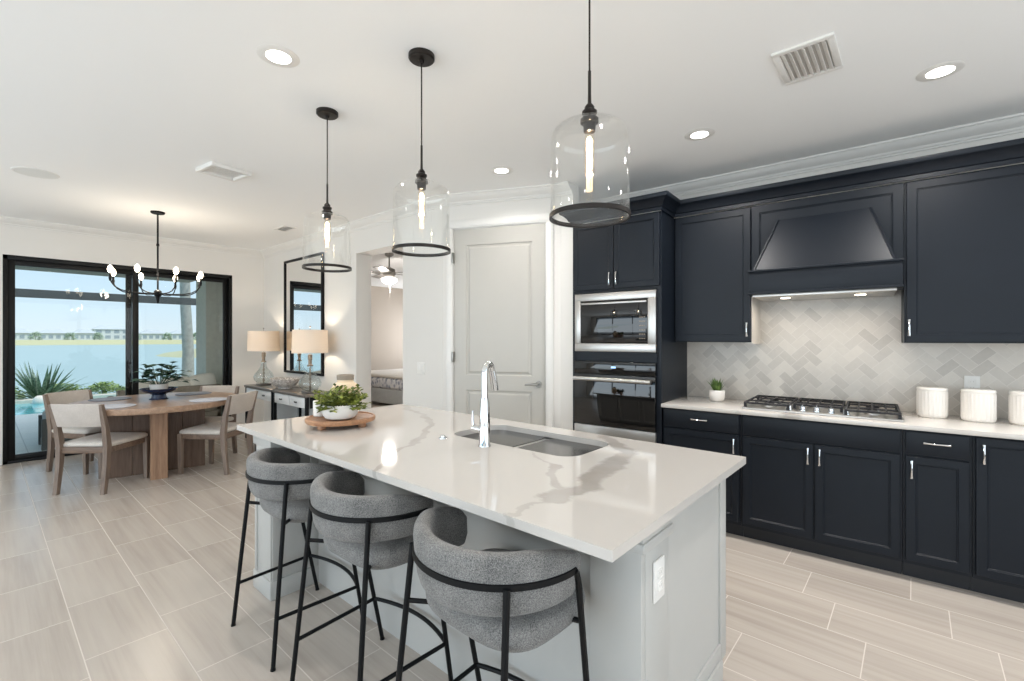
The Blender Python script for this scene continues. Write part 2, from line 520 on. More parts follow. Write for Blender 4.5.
class G:
    """collects geometry for ONE mesh object"""

    def __init__(s):
        s.bm = bmesh.new()

    def add(s, tmp, mat=None):
        if mat is not None:
            bmesh.ops.transform(tmp, matrix=mat, verts=tmp.verts)
        me = bpy.data.meshes.new('t')
        tmp.to_mesh(me)
        s.bm.from_mesh(me)
        bpy.data.meshes.remove(me)
        tmp.free()
        return s

    def box(s, x0, x1, y0, y1, z0, z1, bev=0.0, seg=2, mat=None):
        t = bmesh.new()
        bmesh.ops.create_cube(t, size=1)
        for v in t.verts:
            v.co = Vector(((x0 + x1) / 2 + v.co.x * (x1 - x0), (y0 + y1) / 2 + v.co.y * (y1 - y0), (z0 + z1) / 2 + v.co.z * (z1 - z0)))
        if bev:
            bmesh.ops.bevel(t, geom=t.edges[:], offset=bev, segments=seg, profile=0.5, affect='EDGES')
        return s.add(t, mat)

    def panel(s, x0, x1, y0, y1, z0, z1, rail=0.055, depth=0.008, step=0.008, bev=0.0015, mat=None):
        """door slab, front toward -y, with a recessed centre panel"""
        t = bmesh.new()
        bmesh.ops.create_cube(t, size=1)
        for v in t.verts:
            v.co = Vector(((x0 + x1) / 2 + v.co.x * (x1 - x0), (y0 + y1) / 2 + v.co.y * (y1 - y0), (z0 + z1) / 2 + v.co.z * (z1 - z0)))
        if bev:
            bmesh.ops.bevel(t, geom=t.edges[:], offset=bev, segments=1, profile=0.5, affect='EDGES')
        t.faces.ensure_lookup_table()
        f = min(t.faces, key=lambda q: q.calc_center_median().y)
        bmesh.ops.inset_individual(t, faces=[f], thickness=rail, depth=0)
        bmesh.ops.inset_individual(t, faces=[f], thickness=step * 0.5, depth=-depth * 0.55)
        bmesh.ops.inset_individual(t, faces=[f], thickness=step * 0.6, depth=0)
        bmesh.ops.inset_individual(t, faces=[f], thickness=step * 0.5, depth=-depth * 0.45)
        return s.add(t, mat)

    def rings(s, rings, cap=True, closed=True, flip=False):
        bm = s.bm
        vs = [[bm.verts.new(p) for p in r] for r in rings]
        n = len(vs[0])
        for a, b in zip(vs, vs[1:]):
            for i in range(n if closed else n - 1):
                j = (i + 1) % n
                bm.faces.new((a[i], a[j], b[j], b[i]))
        if cap:
            bm.faces.new(vs[0][::-1])
            bm.faces.new(vs[-1])
        return s

    def cyl(s, p0, p1, r0, r1=None, n=16):
        return s.tube([p0, p1], [r0, r0 if r1 is None else r1], n)

    def tube(s, pts, r, n=10, cap=True):
        pts = [Vector(p) for p in pts]
        if not isinstance(r, (list, tuple)):
            r = [r] * len(pts)
        rings = []
        d0 = (pts[1] - pts[0]).normalized()
        u, w = frame_of(d0)
        for i, p in enumerate(pts):
            if 0 < i < len(pts) - 1:
                d = ((pts[i + 1] - p).normalized() + (p - pts[i - 1]).normalized()).normalized()
            elif i == 0:
                d = d0
            else:
                d = (p - pts[i - 1]).normalized()
            u = (u - d * u.dot(d)).normalized()
            w = d.cross(u)
            rings.append([p + (u * math.cos(2 * PI * k / n) + w * math.sin(2 * PI * k / n)) * r[i] for k in range(n)])
        return s.rings(rings, cap)

    def lathe(s, prof, n=32, cx=0, cy=0, cap=False, sx=1.0, sy=1.0):
        rings = [[Vector((cx + r * sx * math.cos(2 * PI * k / n), cy + r * sy * math.sin(2 * PI * k / n), z)) for k in range(n)] for r, z in prof]
        return s.rings(rings, cap)

    def solid(s, prof, n=32, cx=0, cy=0, sx=1.0, sy=1.0):
        return s.lathe(prof, n, cx, cy, True, sx, sy)

    def prism(s, poly, z0, z1):
        bm = s.bm
        a = [bm.verts.new((x, y, z0)) for x, y in poly]
        b = [bm.verts.new((x, y, z1)) for x, y in poly]
        n = len(poly)
        for i in range(n):
            bm.faces.new((a[i], a[(i + 1) % n], b[(i + 1) % n], b[i]))
        bm.faces.new(a[::-1])
        bm.faces.new(b)
        return s

    def hexa(s, c):
        """box from 8 corners: 4 bottom then 4 top, same winding"""
        v = [s.bm.verts.new(p) for p in c]
        for f in ((3, 2, 1, 0), (4, 5, 6, 7), (0, 1, 5, 4), (1, 2, 6, 5), (2, 3, 7, 6), (3, 0, 4, 7)):
            s.bm.faces.new([v[k] for k in f])
        return s

    def ball(s, c, r, sx=1, sy=1, sz=1, seg=16, ring=10):
        t = bmesh.new()
        bmesh.ops.create_uvsphere(t, u_segments=seg, v_segments=ring, radius=r)
        return s.add(t, Matrix.Translation(c) @ Matrix.Diagonal((sx, sy, sz, 1)))

    def leaf(s, base, direction, length, width, droop=0.3, fold=0.25):
        d = Vector(direction).normalized()
        side = d.cross(Vector((0, 0, 1)))
        if side.length < 0.05:
            side = Vector((1, 0, 0))
        side.normalize()
        nrm = side.cross(d).normalized()
        b = Vector(base)
        m = b + d * length * 0.5 + nrm * length * 0.08
        t = b + d * length - Vector((0, 0, 1)) * length * droop
        l = m + side * width * 0.5 - nrm * width * fold
        r_ = m - side * width * 0.5 - nrm * width * fold
        v = [s.bm.verts.new(p) for p in (b, l, t, r_, m)]
        for f in ((0, 4, 1), (1, 4, 2), (2, 4, 3), (3, 4, 0)):
            s.bm.faces.new([v[k] for k in f])
        return s

    def build(s, name, mat, parent=None, label=None, loc=None, smooth=35, solid_t=0.0):
        bmesh.ops.recalc_face_normals(s.bm, faces=s.bm.faces)
        me = bpy.data.meshes.new(name)
        s.bm.to_mesh(me)
        s.bm.free()
        if smooth:
            me.polygons.foreach_set('use_smooth', [True] * len(me.polygons))
            try:
                me.set_sharp_from_angle(angle=R(smooth))
            except Exception:
                pass
        me.materials.append(MT[mat] if isinstance(mat, str) else mat)
        o = bpy.data.objects.new(name, me)
        C.objects.link(o)
        if parent is not None:
            o.parent = parent
        if loc is not None:
            o.location = loc
        if label:
            o['label'] = label
        return o


def thing(name, label, cat, loc=(0, 0, 0), rz=0.0, group=None):
    o = bpy.data.objects.new(name, None)
    o.empty_display_size = 0.1
    C.objects.link(o)
    o.location = loc
    o.rotation_euler = (0, 0, rz)
    return tag(o, label, cat, group)


def tag(o, label, cat, group=None):
    o['label'] = label
    o['category'] = cat
    if group:
        o['group'] = group
    return o


def struct(o):
    o['kind'] = 'structure'
    return o


def dup(root, label, loc, rz, group=None):
    r = root.copy()
    C.objects.link(r)
    r.location = loc
    r.rotation_euler = (0, 0, rz)
    r['label'] = label
    if group:
        r['group'] = group
    for ch in list(root.children):
        c = ch.copy()
        C.objects.link(c)
        c.parent = r
        for g in list(ch.children):
            d = g.copy()
            C.objects.link(d)
            d.parent = c
    return r


def offset_path(pts, closed, d):
    """offset a plan polyline to its left by d with mitred corners"""
    n = len(pts)
    out = []
    for i in range(n):
        p = Vector(pts[i])
        segs = []
        if i > 0 or closed:
            segs.append((p - Vector(pts[i - 1])).normalized())
        if i < n - 1 or closed:
            segs.append((Vector(pts[(i + 1) % n]) - p).normalized())
        nn = [Vector((-q.y, q.x)) for q in segs]
        if len(nn) == 1:
            out.append(p + nn[0] * d)
        else:
            b = (nn[0] + nn[1])
            b.normalize()
            out.append(p + b * (d / max(0.2, b.dot(nn[0]))))
    return out


def sweep(g, pts, prof):
    """prof: list of (outward distance to the left of the path, z)"""
    cols = [offset_path(pts, False, d) for d, z in prof]
    rings = [[Vector((cols[k][i].x, cols[k][i].y, prof[k][1])) for k in range(len(prof))] for i in range(len(pts))]
    return g.rings(rings, True)


def crown_profile(zt, h=0.09, p=0.09):
    return [(0.0, zt), (p, zt), (p, zt - 0.012), (p * 0.88, zt - 0.016), (p * 0.8, zt - 0.03), (p * 0.55, zt - 0.05), (p * 0.3, zt - 0.062),
            (p * 0.24, zt - 0.074), (p * 0.14, zt - 0.078), (p * 0.14, zt - h), (0.0, zt - h)]


# kitchen-run frame: u along the counter, v into the wall
KA = R(3.3)
KO = Vector((-1.474, 3.43, 0))
KU = Vector((math.cos(KA), math.sin(KA), 0))
KV = Vector((-math.sin(KA), math.cos(KA), 0))


def kp(u, v, z=0.0):
    p = KO + KU * u + KV * v
    return (p.x, p.y, z)


def kthing(name, label, cat, u, v, z=0.0, group=None):
    return thing(name, label, cat, kp(u, v, z), KA, group)


KM = Matrix.Translation(KO) @ Matrix.Rotation(KA, 4, 'Z')

# ------------------------------------------------------------------ the room
struct(G().box(-7.9, 3.1, -3.6, 4.9, -0.12, 0.0).build('floor', 'floor'))
struct(G().box(-10.7, -1.9, 4.9, 8.2, -0.12, 0.0).box(-10.7, -7.9, 3.3, 4.9, -0.12, 0.0).build('floor_bedroom', 'floor'))
struct(G().box(-7.9, 3.1, -3.6, 4.9, CEIL, CEIL + 0.12).build('ceiling', 'ceiling'))
struct(G().box(-10.7, -1.9, 4.9, 8.2, CEIL, CEIL + 0.12).box(-10.7, -7.9, 2.92, 4.9, CEIL, CEIL + 0.12).build('ceiling_bedroom', 'ceiling'))

SY0, SY1, SZ1 = 0.165, 2.475, 2.36
struct(G().box(-7.9, -7.7, -3.6, SY0, 0, CEIL).box(-7.9, -7.7, SY1, 3.12, 0, CEIL).box(-7.9, -7.7, SY0, SY1, SZ1, CEIL).build('wall_left', 'wall'))
OX0, OX1, OZ = -4.985, -4.065, 2.42
struct(G().box(-7.7, OX0, 2.92, 3.12, 0, CEIL).box(OX1, -3.42, 2.92, 3.12, 0, CEIL).box(OX0, OX1, 2.92, 3.12, OZ, CEIL).build('wall_rear', 'wall'))
# slanted pantry wall with the door in it
DA = R(25.0)
D0 = Vector((-3.42, 2.92, 0))
DM = Matrix.Translation(D0) @ Matrix.Rotation(DA, 4, 'Z')


def slant_s(px):
    a = R(41.04)
    fx, fy = -math.sin(a), math.cos(a)
    t = (px - 512) / 463
    dx, dy = fx + fy * t, fy - fx * t
    ux, uy = math.cos(DA), math.sin(DA)
    # D0 + s*u = k*d
    det = ux * -dy + uy * dx
    return (-D0.x * -dy + -D0.y * dx) / det


PD0, PD1, PDZ = slant_s(453.8), slant_s(545.5), 2.455
DE = slant_s(561)
g = G()
g.box(0, PD0 - 0.02, 0, 0.12, 0, CEIL, mat=DM)
g.box(PD1 + 0.02, DE, 0, 0.12, 0, CEIL, mat=DM)
g.box(PD0 - 0.02, PD1 + 0.02, 0, 0.12, PDZ + 0.02, CEIL, mat=DM)
struct(g.build('wall_corner', 'wall'))
dend = DM @ Vector((DE, 0, 0))
# short return wall from the slanted wall to the oven cabinet
ku = (dend - KO).dot(KU)
kv = (dend - KO).dot(KV)
struct(G().box(ku, -0.787, kv, kv + 0.1, 0, CEIL, mat=KM).build('wall_return', 'wall'))
struct(G().box(-0.95, 4.4, 0.66, 0.80, 0, CEIL, mat=KM).build('wall_kitchen', 'wall'))
struct(G().box(2.95, 3.1, -3.6, -2.9, 0, CEIL).box(2.95, 3.1, 3.5, 4.5, 0, CEIL).box(2.95, 3.1, -2.9, 3.5, 2.5, CEIL).build('wall_right', 'wall'))  # side opening added to bring light along the kitchen aisle
struct(G().box(-7.9, -6.8, -3.6, -3.45, 0, CEIL).box(1.6, 3.1, -3.6, -3.45, 0, CEIL).box(-6.8, 1.6, -3.6, -3.45, 2.5, CEIL).build('wall_front', 'wall'))
# bedroom shell
struct(G().box(-10.7, -10.5, 2.92, 8.2, 0, CEIL).box(-10.5, -1.9, 8.0, 8.2, 0, CEIL).box(-10.5, -7.9, 2.92, 3.12, 0, CEIL).build('wall_bedroom', 'greige'))
struct(G().box(-4.06, -3.96, 3.12, 8.0, 0, CEIL).build('wall_hall', 'wall'))

crown_pts = [kp(4.3, 0.66)[:2], kp(ku, 0.66)[:2]]
struct(sweep(G(), crown_pts, crown_profile(CEIL)).build('trim_1', 'trim'))
pts2 = [kp(-0.787, kv)[:2], (dend.x, dend.y), (D0.x, D0.y), (-7.7, 2.92), (-7.7, -3.45)]
struct(sweep(G(), pts2, crown_profile(CEIL)).build('trim_2', 'trim'))
bb = [(0, 0), (0.014, 0), (0.014, 0.11), (0.008, 0.13), (0, 0.13)]
struct(sweep(G(), [(OX0, 2.92), (-7.7, 2.92), (-7.7, SY1 + 0.005)], bb).build('baseboard_rear', 'trim'))
struct(sweep(G(), [(D0.x, D0.y), (OX1, 2.92)], bb).build('baseboard_switch', 'trim'))
struct(sweep(G(), [(-7.7, SY0 - 0.005), (-7.7, -3.4)], bb).build('baseboard_left', 'trim'))

# pantry door casing
g = G()
for a, b in ((PD0 - 0.075, PD0 - 0.004), (PD1 + 0.004, PD1 + 0.075)):
    g.box(a, b, -0.018, 0.0, 0, PDZ + 0.004, 0.004, mat=DM)
    g.box(a + 0.012, b - 0.012, -0.024, -0.016, 0, PDZ + 0.004, 0.003, mat=DM)
g.box(PD0 - 0.075, PD1 + 0.075, -0.018, 0.0, PDZ + 0.004, PDZ + 0.082, 0.004, mat=DM)
g.box(PD0 - 0.065, PD1 + 0.065, -0.024, -0.016, PDZ + 0.018, PDZ + 0.07, 0.003, mat=DM)
g.box(PD0 - 0.02, PD0 + 0.0015, 0.006, 0.115, 0, PDZ + 0.02, mat=DM).box(PD1 - 0.0015, PD1 + 0.02, 0.006, 0.115, 0, PDZ + 0.02, mat=DM).box(PD0, PD1, 0.006, 0.115, PDZ - 0.008, PDZ + 0.02, mat=DM)
struct(g.build('trim_3', 'trim'))

# pantry door
door = thing('door_2', 'tall white two-panel pantry door on the slanted wall', 'door', D0, DA)
struct(door)
g = G()
t = bmesh.new()
bmesh.ops.create_cube(t, size=1)
for v in t.verts:
    v.co = Vector(((PD0 + PD1) / 2 + v.co.x * (PD1 - PD0 - 0.006), 0.025 + v.co.y * 0.04, 1.233 + v.co.z * (PDZ - 0.022)))
z_top, z_bot = PDZ - 0.01, 0.012
# cut the front into rails and two panels
for zz in (0.22, 0.93, 1.07, 2.30):
    bmesh.ops.bisect_plane(t, geom=t.verts[:] + t.edges[:] + t.faces[:], plane_co=(0, 0, zz), plane_no=(0, 0, 1))
for xx in (PD0 + 0.125, PD1 - 0.125):
    bmesh.ops.bisect_plane(t, geom=t.verts[:] + t.edges[:] + t.faces[:], plane_co=(xx, 0, 0), plane_no=(1, 0, 0))
pf = [f for f in t.faces if f.normal.y < -0.9 and PD0 + 0.13 < f.calc_center_median().x < PD1 - 0.13
      and (0.22 < f.calc_center_median().z < 0.93 or 1.07 < f.calc_center_median().z < 2.30)]
for f in pf:
    bmesh.ops.inset_individual(t, faces=[f], thickness=0.012, depth=-0.011)
    bmesh.ops.inset_individual(t, faces=[f], thickness=0.018, depth=0)
    bmesh.ops.inset_individual(t, faces=[f], thickness=0.022, depth=0.009)
g.add(t)
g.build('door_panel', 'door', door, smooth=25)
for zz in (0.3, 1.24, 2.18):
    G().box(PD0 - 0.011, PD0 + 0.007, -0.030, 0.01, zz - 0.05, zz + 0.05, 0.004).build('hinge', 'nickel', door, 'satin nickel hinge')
g = G().cyl((PD1 - 0.065, 0.006, 1.0), (PD1 - 0.065, -0.008, 1.0), 0.031, 0.028, 20)
g.cyl((PD1 - 0.065, -0.006, 1.0), (PD1 - 0.065, -0.05, 1.0), 0.011, n=12)
g.tube([(PD1 - 0.060, -0.05, 1.0), (PD1 - 0.10, -0.053, 1.003), (PD1 - 0.15, -0.05, 0.999), (PD1 - 0.18, -0.046, 0.996)], [0.011, 0.010, 0.008, 0.006], 10)
g.build('lever_handle', 'nickel', door, 'satin nickel lever handle')

# sliding glass door
sl = thing('door_1', 'black framed sliding glass door to the patio', 'sliding door', (-7.8, 1.32, 0))
struct(sl)
y0, y1 = SY0 - 1.32, SY1 - 1.32
g = G()
g.box(-0.09, 0.10, y0, y0 + 0.04, 0, SZ1, 0.003).box(-0.09, 0.10, y1 - 0.04, y1, 0, SZ1, 0.003)
g.box(-0.09, 0.10, y0, y1, SZ1 - 0.05, SZ1, 0.003).box(-0.09, 0.10, y0, y1, 0.0, 0.03, 0.003)
g.build('frame', 'frame', sl)


def sash(a, b, x):
    g = G()
    w = 0.062
    g.box(x - 0.02, x + 0.02, a, a + w, 0.03, SZ1 - 0.05, 0.003).box(x - 0.02, x + 0.02, b - w, b, 0.03, SZ1 - 0.05, 0.003)
    g.box(x - 0.02, x + 0.02, a + w, b - w, SZ1 - 0.11, SZ1 - 0.05, 0.003).box(x - 0.02, x + 0.02, a + w, b - w, 0.03, 0.09, 0.003)
    o = g.build('sash', 'frame', sl)
    G().box(x - 0.004, x + 0.004, a + w - 0.005, b - w + 0.005, 0.085, SZ1 - 0.105).build('pane', 'window_glass', o, smooth=0)
    return o


sash(y0 + 0.035, 1.373 - 1.32, 0.06)
s2 = sash(1.25 - 1.32, y1 - 0.035, 0.01)
G().box(0.03, 0.062, y1 - 0.075, y1 - 0.055, 0.92, 1.12, 0.006).build('handle', 'black', s2)

# glazing behind the viewpoint, plus an unseen side window added for fill light
for nm, vert in (('window_1', False), ('fill_window', True)):
    a, b = (-6.8, 1.6) if not vert else (-2.9, 3.5)
    w = struct(thing(nm, 'black framed living room window wall' if not vert else 'unseen black framed side window added for fill light', 'window'))
    g = G()
    n = 4 if not vert else 4
    for k in range(n + 1):
        c = a + (b - a) * k / n
        if not vert:
            g.box(max(a, c - 0.04), min(b, c + 0.04), -3.56, -3.48, 0, 2.5)
        else:
            g.box(2.98, 3.06, max(a, c - 0.04), min(b, c + 0.04), 0, 2.5)
    for z0, z1 in ((0, 0.08), (2.42, 2.5)):
        if not vert:
            g.box(a, b, -3.56, -3.48, z0, z1)
        else:
            g.box(2.98, 3.06, a, b, z0, z1)
    g.build('frame', 'frame', w, smooth=0)

# backsplash tile (stands 8 mm proud of the wall)
o = G().box(0.0, 4.3, 0.652, 0.66, 0.914, 1.40).box(0.572, 1.442, 0.652, 0.66, 1.40, 1.76).build('wall_backsplash', 'tile', smooth=0)
o.location = KO
o.rotation_euler = (0, 0, KA)
struct(o)

# ------------------------------------------------------------------ kitchen run


def pull(parent, x, z, vertical=True, length=0.10, y=0.0):
    """bow-shaped chrome pull standing off a front whose face is y"""
    g = G()
    h = length / 2
    pts, rad = [], []
    for k in range(9):
        t = -1 + 2 * k / 8
        off = -0.026 + 0.010 * t * t
        pts.append((x, y + off, z + t * h) if vertical else (x + t * h, y + off, z))
        rad.append(0.0050 + 0.0028 * abs(t) ** 3)
    g.tube(pts, rad, 8)
    for t in (-0.86, 0.86):
        p = (x, z + t * h) if vertical else (x + t * h, z)
        g.cyl((p[0], y + 0.001, p[1]), (p[0], y - 0.018, p[1]), 0.006, 0.0045, 8)
    return g.build('handle', 'chrome', parent, 'chrome bow handle')


def base_cabinet(u0, u1, label, fronts, group='navy base cabinets'):
    w = u1 - u0
    r = kthing('base_cabinet', label, 'cabinet', u0, 0.0, 0.0, group)
    G().box(0.001, w - 0.001, 0.047, 0.645, 0.10, 0.885).build('body', 'navy', r, smooth=0)
    G().box(0.001, w - 0.001, 0.115, 0.645, 0.0, 0.10).build('toe_kick', 'navy_dark', r, smooth=0)
    for kind, a, b, z0, z1, h in fronts:
        a -= u0
        b -= u0
        g = G()
        if kind == 'slab':
            g.box(a, b, 0.026, 0.046, z0, z1, 0.003)
            o = g.build('drawer', 'navy', r)
            if h:
                pull(o, (a + b) / 2, (z0 + z1) / 2 + 0.008, False, 0.11, 0.026)
        else:
            g.panel(a, b, 0.026, 0.046, z0, z1, 0.058)
            o = g.build('door', 'navy', r, smooth=20)
            if h:
                pull(o, h - u0, z1 - 0.075 if z1 < 0.8 else z1 - 0.085, True, 0.10, 0.026)
    return r


ZD, ZS, ZT = 0.125, 0.732, 0.874
base_cabinet(0.004, 0.558, 'navy base cabinet with one drawer, beside the oven tower, half hidden by the island',
             [('slab', 0.018, 0.545, ZS + 0.012, ZT, 1), ('door', 0.018, 0.545, ZD, ZS, 0.515)])
base_cabinet(0.558, 1.424, 'wide navy base cabinet with two doors under the gas cooktop',
             [('slab', 0.572, 1.411, ZS + 0.012, ZT, 0), ('door', 0.572, 0.983, ZD, ZS, 0.955), ('door', 0.993, 1.411, ZD, ZS, 1.018)])
base_cabinet(1.424, 1.716, 'narrow navy base cabinet with one drawer, right of the cooktop',
             [('slab', 1.437, 1.703, ZS + 0.012, ZT, 1), ('door', 1.437, 1.703, ZD, ZS, 1.462)])
base_cabinet(1.716, 2.62, 'navy base cabinet with full-height doors and no drawer, cut by the right edge',
             [('door', 1.729, 2.165, ZD, ZT, 1.757), ('door', 2.173, 2.608, ZD, ZT, 2.58)])

# wall counter
o = G().box(0.003, 2.65, 0.0, 0.651, 0.886, 0.914, 0.003).build('countertop', 'quartz')
o.location = KO
o.rotation_euler = (0, 0, KA)
tag(o, 'white quartz counter along the tiled wall carrying the cooktop', 'countertop')

# oven tower
ot = kthing('oven_cabinet', 'tall dark navy cabinet tower housing the microwave and wall oven', 'cabinet', -0.785, 0.0)
W = 0.785
g = G()
g.box(0, 0.02, 0.022, 0.655, 0, 2.40).box(W - 0.02, W, 0.022, 0.655, 0, 2.40).box(0.02, W - 0.02, 0.63, 0.655, 0.1, 2.40)
g.box(0.02, W - 0.02, 0.022, 0.63, 1.80, 2.40)
g.box(0.02, W - 0.02, 0.022, 0.63, 1.225, 1.305)
g.box(0.02, W - 0.02, 0.022, 0.63, 0.1, 0.47)
g.box(0.02, 0.04, 0.022, 0.30, 0.47, 1.80).box(W - 0.04, W - 0.02, 0.022, 0.30, 0.47, 1.80)
g.build('body', 'navy', ot, smooth=0)
G().box(0.02, W - 0.02, 0.1, 0.62, 0, 0.1).build('toe_kick', 'navy_dark', ot, smooth=0)
o = G().panel(0.012, W / 2 - 0.003, 0.0, 0.021, 1.825, 2.385, 0.055).build('door', 'navy', ot, smooth=20)
pull(o, W / 2 - 0.03, 1.905, True, 0.10)
o = G().panel(W / 2 + 0.003, W - 0.012, 0.0, 0.021, 1.825, 2.385, 0.055).build('door', 'navy', ot, smooth=20)
pull(o, W / 2 + 0.03, 1.905, True, 0.10)
o = G().panel(0.012, W - 0.012, 0.0, 0.021, 0.115, 0.455, 0.055).build('drawer', 'navy', ot, smooth=20)
pull(o, W / 2, 0.40, False, 0.12)
cab_crown = [(0.0, 2.40), (0.012, 2.40), (0.012, 2.425), (0.022, 2.43), (0.03, 2.45), (0.055, 2.475), (0.075, 2.485), (0.08, 2.495), (0.08, 2.515), (0, 2.515)]


def kcrown(parent, pts):
    g = G()
    sweep(g, pts, cab_crown)
    return g.build('crown', 'navy', parent)


kcrown(ot, [(W, 0.655), (W, 0.0), (0.0, 0.0), (0.0, 0.10)][:3][::1] if False else [(0.0, 0.09), (0.0, 0.0), (W, 0.0), (W, 0.30)][::-1])

# microwave
mw = kthing('microwave', 'built-in stainless steel microwave above the wall oven', 'microwave', -0.75, 0.0, 1.305)
w, h = 0.715, 0.488
g = G()
g.box(0, w, -0.006, 0.02, 0, 0.068, 0.003).box(0, w, -0.006, 0.02, h - 0.062, h, 0.003)
g.box(0, 0.056, -0.006, 0.02, 0.06, h - 0.055, 0.003).box(w - 0.065, w, -0.006, 0.02, 0.06, h - 0.055, 0.003)
g.build('trim_kit', 'steel', mw)
G().box(0.03, w - 0.03, 0.02, 0.40, 0.02, h - 0.02).build('body', 'black', mw, smooth=0)
o = G().box(0.058, w - 0.068, -0.002, 0.019, 0.070, h - 0.064, 0.003).build('door', 'blackglass', mw)
G().box(0.065, w - 0.075, -0.012, 0.0, h - 0.094, h - 0.078, 0.003).build('door_rail', 'steel', o, 'stainless strip across the door top')
for j in range(6):
    for i in range(3):
        G().box(w - 0.135 + i * 0.018, w - 0.123 + i * 0.018, -0.0032, -0.001, 0.105 + j * 0.034, 0.112 + j * 0.034).build('key', 'taupe_clay', mw, 'grey keypad mark')

# wall oven
ov = kthing('wall_oven', 'black glass wall oven with a long steel handle, below the microwave', 'oven', -0.75, 0.0, 0.47)
w = 0.715
G().box(0.01, w - 0.01, 0.02, 0.6, 0.01, 0.745).build('body', 'black', ov, smooth=0)
o = G().box(0, w, -0.014, 0.02, 0.65, 0.752, 0.004).build('control_panel', 'blackglass', ov)
G().box(0.345, 0.385, -0.0155, -0.0135, 0.70, 0.715).build('clock', 'display', o)
o = G().box(0, w, -0.018, 0.02, 0.222, 0.645, 0.004).build('door', 'blackglass', ov)
g = G().tube([(0.02, -0.06, 0.608), (w - 0.02, -0.06, 0.608)], 0.017, 12)
for x in (0.06, w - 0.06):
    g.cyl((x, -0.018, 0.608), (x, -0.055, 0.608), 0.009, n=10)
g.build('handle', 'steel', o, 'stainless steel bar handle')
G().box(0, w, -0.014, 0.02, 0.012, 0.215, 0.004).build('lower_panel', 'steel', ov, 'stainless lower panel')


def upper_cabinet(u0, u1, label, hx, side=None):
    w = u1 - u0
    r = kthing('upper_cabinet', label, 'cabinet', u0, 0.30, 1.385, 'navy upper cabinets')
    G().box(0.001, w - 0.001, 0.021, 0.352, 0, 1.015).build('body', 'navy', r, smooth=0)
    o = G().panel(0.012, w - 0.004, 0.0, 0.02, 0.008, 1.003, 0.062).build('door', 'navy', r, smooth=20)
    pull(o, hx - u0, 0.095, True, 0.10)
    g = G()
    sweep(g, [(w, 0.0), (0.0, 0.0)], [(d, z - 1.385) for d, z in cab_crown])
    g.build('crown', 'navy', r)
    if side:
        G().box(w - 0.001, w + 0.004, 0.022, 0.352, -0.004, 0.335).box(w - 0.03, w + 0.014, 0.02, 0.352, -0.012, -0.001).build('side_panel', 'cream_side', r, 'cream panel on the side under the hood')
    return r


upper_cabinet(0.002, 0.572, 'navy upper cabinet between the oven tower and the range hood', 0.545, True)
upper_cabinet(1.442, 2.40, 'wide navy upper cabinet right of the range hood', 1.466)

# range hood
hd = kthing('range_hood', 'navy wooden range hood with a tapered chimney above the cooktop', 'range hood', 0.572, 0.30, 1.70)
W = 0.87
G().box(0.001, W - 0.001, 0.021, 0.352, 0.10, 0.70).build('body', 'navy', hd, smooth=0)
G().panel(0.004, W - 0.004, 0.0, 0.021, 0.02, 0.69, 0.068, 0.010, 0.010).build('back_panel', 'navy', hd, smooth=20)
g = G()
sweep(g, [(W, 0.0), (0.0, 0.0)], [(d, z - 1.70) for d, z in cab_crown])
g.build('crown', 'navy', hd)
# tapered front: wide at the apron, narrow near the top
zb, zt = 0.190, 0.565
bl, br, tl, tr = 0.048, W - 0.048, 0.178, W - 0.166
yb, yt = -0.165, 0.004
g = G().hexa([(bl, yb, zb), (br, yb, zb), (br, 0.012, zb), (bl, 0.012, zb), (tl, yt, zt), (tr, yt, zt), (tr, 0.012, zt), (tl, 0.012, zt)])
g.build('tapered_front', 'navy', hd, smooth=0)
for (a, b) in (((bl, yb), (tl, yt)), ((br, yb), (tr, yt))):
    G().tube([(a[0], a[1] - 0.002, zb), (b[0], b[1] - 0.002, zt)], 0.0075, 6).build('edge_bead', 'navy', hd)
g = G().box(0.022, W - 0.016, -0.19, 0.02, 0.035, 0.185, 0.003)
g.box(0.014, W - 0.008, -0.2, 0.02, 0.180, 0.194, 0.003).box(0.014, W - 0.008, -0.198, 0.02, 0.022, 0.038, 0.003)
g.build('apron', 'navy', hd)
o = G().box(0.04, W - 0.04, -0.16, 0.33, 0.004, 0.024, 0.003).build('filter_insert', 'steel', hd, 'stainless filter insert')
for x in (0.22, W - 0.22):
    G().solid([(0.03, 0.0), (0.03, 0.006)], 20, x, 0.02).build('hood_light', 'hood_lamp', o)
    p = kp(0.572 + x, 0.30 + 0.05)
    lamp('hood_lamp', 'AREA', (p[0], p[1], 1.688), (R(-8), 0, KA), 1.1, (1.0, 0.90, 0.78), shape='DISK', size=0.06)

